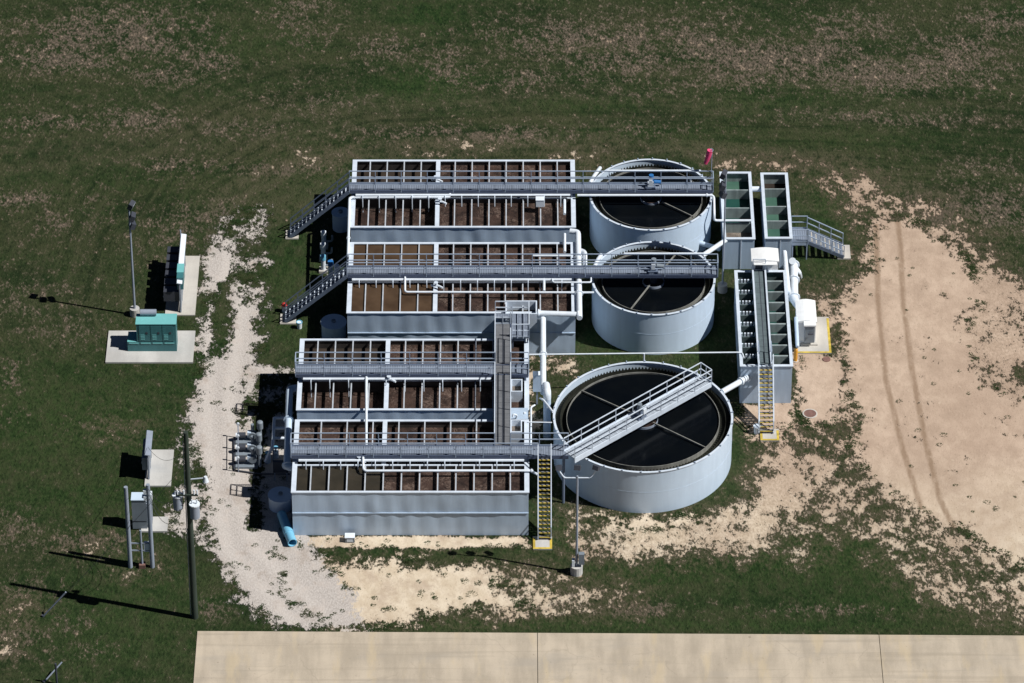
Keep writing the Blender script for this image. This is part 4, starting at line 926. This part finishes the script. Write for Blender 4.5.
MB().cyl(p, p + Vector((0, 0, 3.0)), .025, 8).build('mast', M['rail'], t)
tp = p + Vector((-.12, 0, 2.85)); MB().tube([tp + Vector((-.02, 0, .05)), tp + Vector((-.10, 0, -.35)), tp + Vector((-.2, -.02, -.75)), tp + Vector((-.32, -.05, -1.05))], [.2, .2, .17, .13], 12, True).build('sock', M['pink'], t, True)
MB().tube([tp + Vector((.1 + .1 * math.cos(a), .2 * math.sin(a), .08)) for a in [i * math.pi / 6 for i in range(13)]], .015, 5).build('hoop', M['rail'], t)

# ------------------------------------------------------------------ left side: generator, racks, pads
pad('wide pale concrete pad under the teal generator', rect(105.5, 332, 195.5, 363.5), .12, 'padwhite')
gf = Yv(351.3, .12); gx0, gx1 = W(137.5, 351, .12)[0], W(177, 351, .12)[0]; gl = W(128, 351, .12)[0]
t = thing('generator', 'teal enclosed generator with louvred doors and a grey muffler on its roof', 'generator', ((gx0 + gx1) / 2, gf + .6, .12))
MB().box(gx0, gx1, gf + .02, gf + 1.15, .92, 2.42).build('enclosure', M['teal'], t)
MB().box(gl, gx1, gf, gf + 1.15, .12, .92).build('base_tank', M['teal'], t)
MB().box(gx0 - .04, gx1 + .04, gf - .02, gf + 1.19, 2.422, 2.47).build('roof', M['teal_lit'], t)
MB().box(gl - .01, gx0 - .045, gf - .01, gf + 1.16, .922, .95).build('tank_top', M['teal_lit'], t)
w3 = (gx1 - gx0 - .3) / 3
for k in range(3):
    x = gx0 + .15 + k * w3; dd = MB().box(x + .03, x + w3 - .03, gf - .012, gf + .018, 1.0, 2.3).build('door', M['teal'], t)
    for q in range(4): MB().box(x + .12, x + w3 * .5, gf - .03, gf - .013, 1.15 + q * .12, 1.19 + q * .12).build('louvre', M['teal_lit'], dd)
    MB().box(x + w3 * .6, x + w3 * .6 + .14, gf - .03, gf - .013, 1.62, 1.78).build('handle', M['dark'], dd)
mb = MB()
for k in range(4): mb.box(gl + .1 + k * (gx1 - gl - .1) / 4, gl + .1 + (k + .82) * (gx1 - gl - .1) / 4, gf - .03, gf - .002, .78, .86)
mb.build('trim_ledge', M['teal_lit'], t)
MB().cyl((gx0 + .25, gf + 1.0, 2.72), (gx0 + 1.35, gf + 1.0, 2.72), .22, 14).build('muffler', M['galv'], t, True)
MB().cyl((gx0 + 1.2, gf + 1.0, 2.45), (gx0 + 1.2, gf + 1.0, 2.7), .08, 8).build('exhaust_stub', M['dark'], t)

pad('long narrow concrete pad under the control rack with the white awning', rect(165, 257, 200, 316), .1, 'pad')
def rack(label, xc, y0, y1, h, roofw, roofmat, legs, dep=.42, cm='greycab'):
    t = thing('control_rack', label, 'control rack', (xc, (y0 + y1) / 2, 0), 'outdoor control racks')
    f = None
    for k in range(legs):
        yy = y0 + .1 + (y1 - y0 - .2) * k / (legs - 1)
        if f is None: f = MB().box(xc - .05, xc + .05, yy - .05, yy + .05, 0, h - .02).build('leg', M['galv'], t); yf = yy
        else: clone(f, t, (0, yy - yf, 0))
    MB().box(xc - .03, xc + .03, y0 + .15, y1 - .15, .35, h - .15).build('backboard', M['greycab'], t)
    for z in (.2,): 
        if z < h - .2: MB().beam((xc, y0, z), (xc, y1, z), .06, .1).build('rail', M['galv'], t)
    c = Vector((xc, (y0 + y1) / 2, h)); sl = .10
    MB().obox(c, Vector((roofw / 2, 0, -sl * roofw)), (0, (y1 - y0) / 2 + .1, 0), (.02, 0, .02)).build('awning', M[roofmat], t)
    n = max(2, int((y1 - y0) / .85)); rnd = random.Random(len(label))
    for k in range(n):
        yy = y0 + (k + .15) * (y1 - y0) / n; hh = rnd.uniform(.5, 1.0)
        cab = MB().box(xc - dep, xc - .07, yy, yy + (y1 - y0) / n * .72, 1.75 - hh, 1.8).build('cabinet', M[cm], t)
        MB().box(xc - dep - .03, xc - dep - .001, yy + .06, yy + .12, 1.3, 1.42).build('handle', M['white'], cab)
    return t
ry0, ry1 = Yv(314, 0), Yv(266, 0); rx = W(183, 290, 0)[0]
rk = rack('long control rack with a narrow white awning and a teal box, behind the generator', rx, ry0, ry1, 2.7, .36, 'white', 5, 1.15, 'dark')  # cabinets deepened and darkened so the shaded pad reads black
MB().box(rx - .2, rx + .24, ry0 + .3, ry0 + 1.9, 1.9, 2.9).build('teal_box', M['teal'], rk)
MB().box(rx - .22, rx + .26, ry0 + .9, ry0 + 1.92, 2.902, 2.94).build('box_lid', M['teal_lit'], rk)
MB().cyl((rx - .2, ry1 - .1, .1), (rx - .2, ry1 - .1, 3.2), .05, 8).build('conduit', M['galv'], rk)
pad('plain white concrete pad beside the short control rack', rect(144.5, 451, 174, 487), .12, 'padwhite')
sy0, sy1 = Yv(481, 0), Yv(458, 0); rx2 = W(150, 470, 0)[0]
rack('short control rack with a grey awning at the edge of a plain white pad', rx2, sy0, sy1, 2.25, .4, 'galv', 3)
# service posts by the utility pole
pad('small white concrete pad between the service posts and the utility pole', rect(141, 518, 168.5, 532.5), .12, 'padwhite')
cbx = rect(133, 520, 152, 530); t = thing('meter_cabinet', 'tall blue grey electrical cabinet behind the two service posts', 'cabinet', (cbx[0] + .6, cbx[2] + .4, 0))
MB().box(cbx[0], cbx[0] + .95, cbx[2], cbx[2] + .75, .1, 2.5).build('cabinet_body', M['greycab'], t); MB().box(cbx[0] - .03, cbx[0] + .98, cbx[2] - .04, cbx[2] + .79, 2.502, 2.56).build('cabinet_lid', M['tank'], t)
MB().box(cbx[0] + .96, cbx[0] + 1.3, cbx[2] + .02, cbx[2] + .6, .5, 2.2).build('side_box', M['galv'], t)
for z in (.75,): MB().box(cbx[0] + .03, cbx[0] + .92, cbx[2] - .015, cbx[2] - .002, z - .03, z + .03).build('door_seam', M['dark'], t)
MB().box(cbx[0] + .95, cbx[0] + 1.35, cbx[2] + .1, cbx[2] + .5, 2.3, 2.9).build('meter_box', M['white'], t)
hf = thing('service_posts', 'pair of tall grey service posts joined by small struts near the utility pole', 'service posts', P3(140, 567))
pa, pb = P3(130.5, 567), P3(152.5, 567)
for p, h in ((pa, 6.7), (pb, 6.9)): MB().cyl(p, p + Vector((0, 0, h)), .15, 12, .13).build('post', M['galv'], hf, True)
for z in (1.4, 2.0): MB().beam((pa.x, pa.y, z), (pb.x, pb.y, z), .06, .08).build('strut', M['galv'], hf)
pm = P3(142.5, 567); MB().cyl(pm, pm + Vector((0, 0, 3.1)), .07, 8).build('conduit', M['galv'], hf)
pmm = P3(148, 566); MB().box(pmm.x - .18, pmm.x + .18, pmm.y - .12, pmm.y + .12, 1.3, 2.0).build('meter', M['white'], hf); MB().box(pm.x - .2, pm.x + .2, pm.y - .2, pm.y + .2, 0, .3).build('footing', M['rust'], hf)
for z in (5.8, 6.3): MB().box(pb.x - .32, pb.x - .12, pb.y - .1, pb.y + .12, z - .16, z + .16).build('insulator_box', M['white'], hf)
# utility pole
up_ = P3(195, 617.5); t = thing('utility_pole', 'tall dark timber utility pole with two transformer cans beside the gravel track', 'utility pole', up_)
PH = 15.2; MB().cyl(up_, up_ + Vector((0, 0, PH)), .22, 12, .15).build('pole', M['pole'], t, True)
f = None
for dx, dy, dz in ((-.72, .1, 9.0), (.36, -.42, 8.7)):
    c = up_ + Vector((dx, dy, dz)); cn = MB().cyl(c, c + Vector((0, 0, 1.0)), .31, 16).build('transformer_can', M['galv'], t, True)
    MB().cyl(c + Vector((0, 0, 1.0)), c + Vector((0, 0, 1.09)), .35, 16).build('lid', M['white'], cn)
    for k in (-1, 1): MB().cyl(c + Vector((.15 * k, 0, 1.09)), c + Vector((.15 * k, 0, 1.4)), .045, 8).build('bushing', M['white'], cn)
ca = up_ + Vector((0, 0, 11.4)); MB().beam(ca, ca + Vector((1.1, .1, .05)), .05, .06).build('lamp_arm', M['rim'], t)
MB().cyl(ca + Vector((1.1, .1, .15)), ca + Vector((1.1, .1, -.25)), .1, 10, .2).build('lamp_head', M['white'], t)
cc = up_ + Vector((0, -.2, 10.3)); MB().beam(cc + Vector((-.8, 0, 0)), cc + Vector((.6, 0, 0)), .1, .12).build('crossarm', M['pole'], t)
for dx in (-.7, -.3, .35, .55): MB().cyl(cc + Vector((dx, 0, .06)), cc + Vector((dx, 0, .4)), .05, 8).build('insulator', M['white'], t)
MB().cyl(up_ + Vector((-.26, 0, .2)), up_ + Vector((-.2, 0, 14.5)), .03, 6).build('ground_wire_cover', M['galv'], t)
def wire(label, a, c, sag, r=.016, name='service_wire'):
    a, c = Vector(a), Vector(c); pts = [a + (c - a) * k / 14 - Vector((0, 0, sag * 4 * (k / 14) * (1 - k / 14))) for k in range(15)]
    o = MB().tube(pts, r, 5, False).build(name, M['wire'], None, True, origin=(a.x, a.y, a.z)); tag(o, label, 'wire'); return o
wire('sagging service wire from the crossarm of the utility pole to the taller service post', cc + Vector((-.7, 0, .1)), pb + Vector((0, 0, 6.6)), 1.0)
wire('sagging service wire looping from the pole to the lower box of the service posts', cc + Vector((-.3, 0, -.6)), pb + Vector((0, 0, 5.9)), 2.0)
wire('dark service wire from the transformer cans to the top of the service posts', up_ + Vector((-.5, .1, 9.8)), pb + Vector((0, 0, 6.2)), 1.6)
wire('thin overhead wire from the utility pole to the short control rack', up_ + Vector((0, 0, 14.2)), Vector((rx2, sy0 + .6, 2.4)), 1.2, .012)
ga, gb = P3(43, 616.5), P3(58.5, 660)
wire('thin guy wire running from the utility pole down to the leaning pale marker', up_ + Vector((0, 0, 12.8)), P3(43, 617), .2, .013, 'guy_wire')
def marker(label, a, c, rr=.055, post=None):
    t = thing('guy_marker', label, 'guy wire marker', a); MB().cyl(a, c, rr, 8).build('sleeve', M['galv'], t, True); MB().cyl(Vector((a.x, a.y, 0)), Vector((a.x, a.y, .12)), .1, 8).build('anchor', M['dark'], t)
    if post: MB().cyl(post, Vector((post.x, post.y, 1.7)), .07, 8).build('post', M['dark'], t)
m0 = P3(43, 616.5); d0 = (up_ + Vector((0, 0, 12.8)) - m0).normalized(); marker('pale leaning guy wire sleeve over the shadow of the utility pole', m0, m0 + d0 * 2.6)
m1 = P3(44, 682); marker('guy wire sleeve with a dark post at the corner of the grass', m1, P3(62, 662, 1.0), .05, P3(57, 684))

# ------------------------------------------------------------------ blowers, manifold and tanks beside the basins
def blower(label, u, v):
    p = P3(u, v); t = thing('blower', label, 'air blower', p, 'row of air blowers beside the basins')
    MB().box(p.x - .75, p.x + .75, p.y - .42, p.y + .42, 0, .16).build('skid', M['greycab'], t)
    MB().cyl(p + Vector((-.62, 0, .5)), p + Vector((-.08, 0, .5)), .2, 14).build('motor', M['dark'], t, True)
    MB().cyl(p + Vector((-.74, 0, .5)), p + Vector((-.625, 0, .5)), .17, 12).build('fan_cowl', M['white'], t, True)
    MB().cyl(p + Vector((.4, -.2, .55)), p + Vector((.4, .2, .55)), .26, 16).build('casing', M['greycab'], t, True)
    MB().box(p.x + .05, p.x + .3, p.y - .16, p.y + .16, .42, .82).build('belt_guard', M['tank'], t)
    MB().cyl(p + Vector((.4, .1, .9)), p + Vector((.4, .1, 1.35)), .12, 10).build('inlet', M['greycab'], t, True)
    return t
blower('white air blower on its skid, farthest of the row on the gravel', 247, 441)
blower('white air blower in the middle of the row on the gravel', 247, 453)
blower('white air blower nearest us in the row on the gravel', 247, 465)
for u, v, l in ((260.5, 441, 'domed grey silencer can farthest from us among the blowers'), (259.5, 453, 'domed grey silencer can between its two neighbours by the blowers'), (259.8, 466, 'domed grey silencer can nearest us beside the blowers')):
    p = P3(u, v); t = thing('silencer', l, 'silencer', p, 'silencer cans of the blowers')
    MB().cyl(p, p + Vector((0, 0, 1.15)), .11, 10).build('stem', M['greycab'], t, True)
    MB().cyl(p + Vector((0, 0, 1.1)), p + Vector((0, 0, 1.6)), .21, 16).dome(p.x, p.y, .21, p.z + 1.6, .1).build('can', M['greycab'], t, True)
man = thing('pipe_manifold', 'ladder shaped white pipe manifold beside the row of blowers', 'pipe manifold', P3(273, 470))
zt = 1.5; xl = W(273, 440, zt)[0]; xr = W(288, 440, zt)[0]; ya_, yb_ = Yv(418, zt), Yv(446, zt)
MB().tube(fillet([(xl, ya_, zt), (xl, yb_, zt), (xl - .5, yb_ - .6, .6)], .2), .11, 10).build('header_pipe', M['white'], man, True)
for f in (0, .36, .72): yy = ya_ + (yb_ - ya_) * f; MB().tube([(xl, yy, zt), (xr, yy, zt)], .1, 10).build('branch_pipe', M['white'], man, True)
for f in (.1, .9): yy = ya_ + (yb_ - ya_) * f; MB().box(xl - .05, xl + .05, yy - .05, yy + .05, 0, zt - .1).build('support', M['galv'], man)
pipe('riser_pipe', 'fat blue grey air pipe with elbows between the manifold and the basin ends', [P3(297, 388, 2.6), P3(289.5, 389, 2.6), P3(287, 467, 2.6), P3(294, 468, 2.6)], .24, 'tank', bend=.5, flanges=((1, .4), (1, .98)), n=14)
pipe('conduit', 'thin dark cable conduit running along the ground behind the blowers', [P3(234, 437, .1), P3(234, 470, .1), P3(262, 474, .1), P3(290, 474, .1)], .05, 'dark', bend=.2, cat='conduit')
pipe('inlet_pipe', 'grey pipe joining the silencer cans to the pipe manifold', [P3(260, 432, .5), P3(260, 466, .5)], .1, 'greycab')
for v_ in (441, 453, 465): pass
t = thing('post_row', 'row of short grey gauge posts at the track side of the blowers', 'gauge posts', P3(240, 466)); f = None
for v_ in (438, 450, 462, 472):
    p = P3(238.5, v_)
    if f is None: f = MB().cyl(p, p + Vector((0, 0, 1.15)), .04, 8).build('post', M['galv'], t); MB().cyl(p + Vector((0, -.05, 1.2)), p + Vector((0, .05, 1.2)), .1, 10).build('gauge', M['white'], f); pf = p
    else: clone(f, t, p - pf)
MB().beam(P3(238.5, 438) + Vector((0, 0, 1.0)), P3(238.5, 472) + Vector((0, 0, 1.0)), .04, .04).build('rail', M['galv'], t)
t = thing('control_cabinet', 'dark control panel on two legs in the shade between the manifold and the basins', 'cabinet', P3(282, 478)); p = P3(281, 480)
MB().box(p.x - .5, p.x + .5, p.y - .12, p.y + .12, .7, 1.6).build('panel_box', M['dark'], t)
for q in (-.4, .4): MB().box(p.x + q - .04, p.x + q + .04, p.y - .04, p.y + .04, 0, .7).build('leg', M['galv'], t)
for l_, u_, v_ in (('small pale valve body on the gravel beside the silencer cans', 268, 462), ('small pale valve body in the shade below the pipe manifold', 276, 457)):
    p = P3(u_, v_); t = thing('valve', l_, 'valve', p); MB().cyl(p, p + Vector((0, 0, .5)), .2, 12).build('valve_body', M['tank'], t, True); MB().cyl(p + Vector((0, 0, .5)), p + Vector((0, 0, .8)), .05, 8).build('stem', M['dark'], t); MB().cyl(p + Vector((0, 0, .8)), p + Vector((0, 0, .84)), .18, 12).build('handwheel', M['bluep'], t)
def chem(label, u, v, r, h, u2=None):
    p = P3(u, v); t = thing('storage_tank', label, 'storage tank', p, 'upright storage tanks by the basin ends')
    MB().cyl(p, p + Vector((0, 0, h)), r, 28).build('tank_body', M['tank'], t, True)
    MB().cyl(p + Vector((0, 0, h)), p + Vector((0, 0, h + .04)), r + .05, 28).build('tank_lid', M['tank'], t, True)
    MB().cyl(p + Vector((0, 0, h + .04)), p + Vector((0, 0, h + .18)), .15, 10).build('fitting', M['greycab'], t)
chem('upright storage tank in the shade under the stairs of the farthest basin', 341, 228, .6, 1.35)
chem('wide low storage tank in the shade at the end of the nearest basin', 281, 506, .8, .95)
chem('storage tank in deep shade beside the amber liquor basin wall', 334, 336, .85, 1.2)
def pump(label, u, v, mat, h=1.0):
    p = P3(u, v); t = thing('pump', label, 'pump', p)
    MB().box(p.x - .3, p.x + .3, p.y - .3, p.y + .3, 0, .18).build('skid', M['pad'], t)
    MB().cyl(p + Vector((0, 0, .18)), p + Vector((0, 0, h)), .17, 12).build('pump_body', M['white'], t, True)
    MB().cyl(p + Vector((0, 0, h)), p + Vector((0, 0, h + .35)), .2, 12).build('motor', M[mat], t, True)
    MB().tube(fillet([p + Vector((0, 0, .5)), p + Vector((.6, 0, .5)), p + Vector((.6, 0, 1.0))], .2), .08, 8).build('pipe_run', M['greycab'], t, True)
pump('white capped pump in the shade below the stairs of the farthest basin', 324, 247, 'white')
pump('white topped pump in the shade between the two outer staircases', 323.5, 259, 'white')
pump('blue topped pump in the shade beside the outer end of the amber basin walkway', 323.5, 271, 'bluep')
pump('blue and white pump cluster under the rail of the amber basin staircase', 331, 279, 'blue', 1.2)
pump('cream pump half hidden behind the amber basin staircase', 337, 282, 'white', 1.1)
p0, p1 = P3(281.5, 514, .32), P3(292.5, 543, .32)
d = (p1 - p0).normalized(); t = thing('blue_pipe', 'loose length of bright blue pipe lying on the gravel by the dented wall', 'pipe', (p0.x, p0.y, 0)); mb = MB()
n = 20; sd = d.cross(Vector((0, 0, 1))).normalized()
vs = [];
for pt, rr in ((p0, .31), (p1, .31), (p1, .27), (p0, .27)):
    for k in range(n): an = 2 * math.pi * k / n; vs.append(pt + rr * (math.cos(an) * sd + math.sin(an) * Vector((0, 0, 1))))
mb.add(vs, [(i * n + k, i * n + (k + 1) % n, ((i + 1) % 4) * n + (k + 1) % n, ((i + 1) % 4) * n + k) for i in range(4) for k in range(n)]); mb.build('pipe_run', M['bluep'], t, True)
MB().ring(0, 0, .27, .335, 0, .3, 20)
q = p0 + (p1 - p0) * .62; MB().cyl(q - d * .25, q + d * .25, .34, 20).build('coupling', M['bluep'], t, True)
p = P3(350, 541); t = thing('utility_box', 'small white and dark utility box at the foot of the dented wall', 'utility box', p)
MB().box(p.x - .3, p.x + .3, p.y - .2, p.y + .25, 0, .4).build('box_body', M['greycab'], t); MB().box(p.x - .33, p.x + .33, p.y - .23, p.y + .28, .402, .46).build('lid', M['white'], t); MB().box(p.x - .2, p.x + .2, p.y - .215, p.y - .202, .1, .3).build('panel', M['white'], t)
p = P3(284.5, 311.5); t = thing('hydrant', 'small white hydrant with a red cap beside the amber basin staircase', 'hydrant', p)
MB().cyl(p, p + Vector((0, 0, .55)), .17, 12).build('barrel', M['white'], t, True); MB().cyl(p + Vector((0, 0, .55)), p + Vector((0, 0, .6)), .22, 12).dome(p.x, p.y, .19, .6, .16, 12).build('cap', M['red'], t, True)
p = P3(299.5, 328); t = thing('bucket', 'pale blue bucket on the grass at the foot of the amber basin staircase', 'bucket', p)
MB().cyl(p, p + Vector((0, 0, .5)), .16, 14, .2).build('pail', M['white'], t, True); MB().ring(p.x, p.y, .17, .215, .5, .54, 16).build('rim', M['bluep'], t)
p = P3(756.5, 433); t = thing('valve_box', 'small white riser pipe with a cap at the foot of the channel tank stairs', 'riser pipe', p)
MB().cyl(p, p + Vector((0, 0, .55)), .19, 14).build('riser', M['white'], t, True); MB().cyl(p + Vector((0, 0, .55)), p + Vector((0, 0, .62)), .24, 14).build('cap', M['rim'], t, True)
for u, v, r, l, e in ((810, 414, .42, 'rusty round manhole cover with a pale rim in the worn grass', True), (826.5, 359.5, .28, 'small dark round cover on the sand by the yellow edged slab', False)):
    p = P3(u, v); t = thing('manhole_cover', l, 'manhole cover', p)
    MB().cyl((p.x, p.y, -.05), (p.x, p.y, .05), r, 28).build('lid', M['rust'], t)
    if e: MB().ring(p.x, p.y, r + .002, r + .09, -.05, .055, 28).build('frame', M['pad'], t)

# ------------------------------------------------------------------ camera, light
cd = bpy.data.cameras.new('camera'); co = bpy.data.objects.new('camera', cd); COL.objects.link(co)
cd.sensor_width = 36; cd.lens = F / 1024 * 36; cd.clip_start = 1; cd.clip_end = 5000
co.location = CAM; co.rotation_euler = (math.pi / 2 - EL, 0, 0); S.camera = co
SE, SA = math.radians(50.5), math.radians(15.5)     # sun elevation; azimuth turned from +X towards the viewer
sdir = Vector((math.cos(SE) * math.cos(SA), -math.cos(SE) * math.sin(SA), math.sin(SE)))
sl = bpy.data.lights.new('sun', 'SUN'); sl.energy = 5.0; sl.angle = math.radians(.5); sl.color = (1, .98, .95)
so = bpy.data.objects.new('sun', sl); COL.objects.link(so); so.rotation_euler = (-sdir).to_track_quat('-Z', 'Y').to_euler()
w = bpy.data.worlds.new('World'); S.world = w; w.use_nodes = True; wn = w.node_tree
bg = wn.nodes['Background']; sk = wn.nodes.new('ShaderNodeTexSky'); sk.sky_type = 'NISHITA'; sk.sun_disc = False
sk.sun_elevation = SE; sk.sun_rotation = math.radians(90) + SA; sk.altitude = 1500; sk.air_density = .3; sk.dust_density = .2; sk.ozone_density = 2.0
wn.links.new(sk.outputs[0], bg.inputs['Color']); bg.inputs['Strength'].default_value = .05
vs_ = S.view_settings; vs_.view_transform = 'Standard'; vs_.look = 'None'; vs_.gamma = 1; vs_.exposure = 0.08
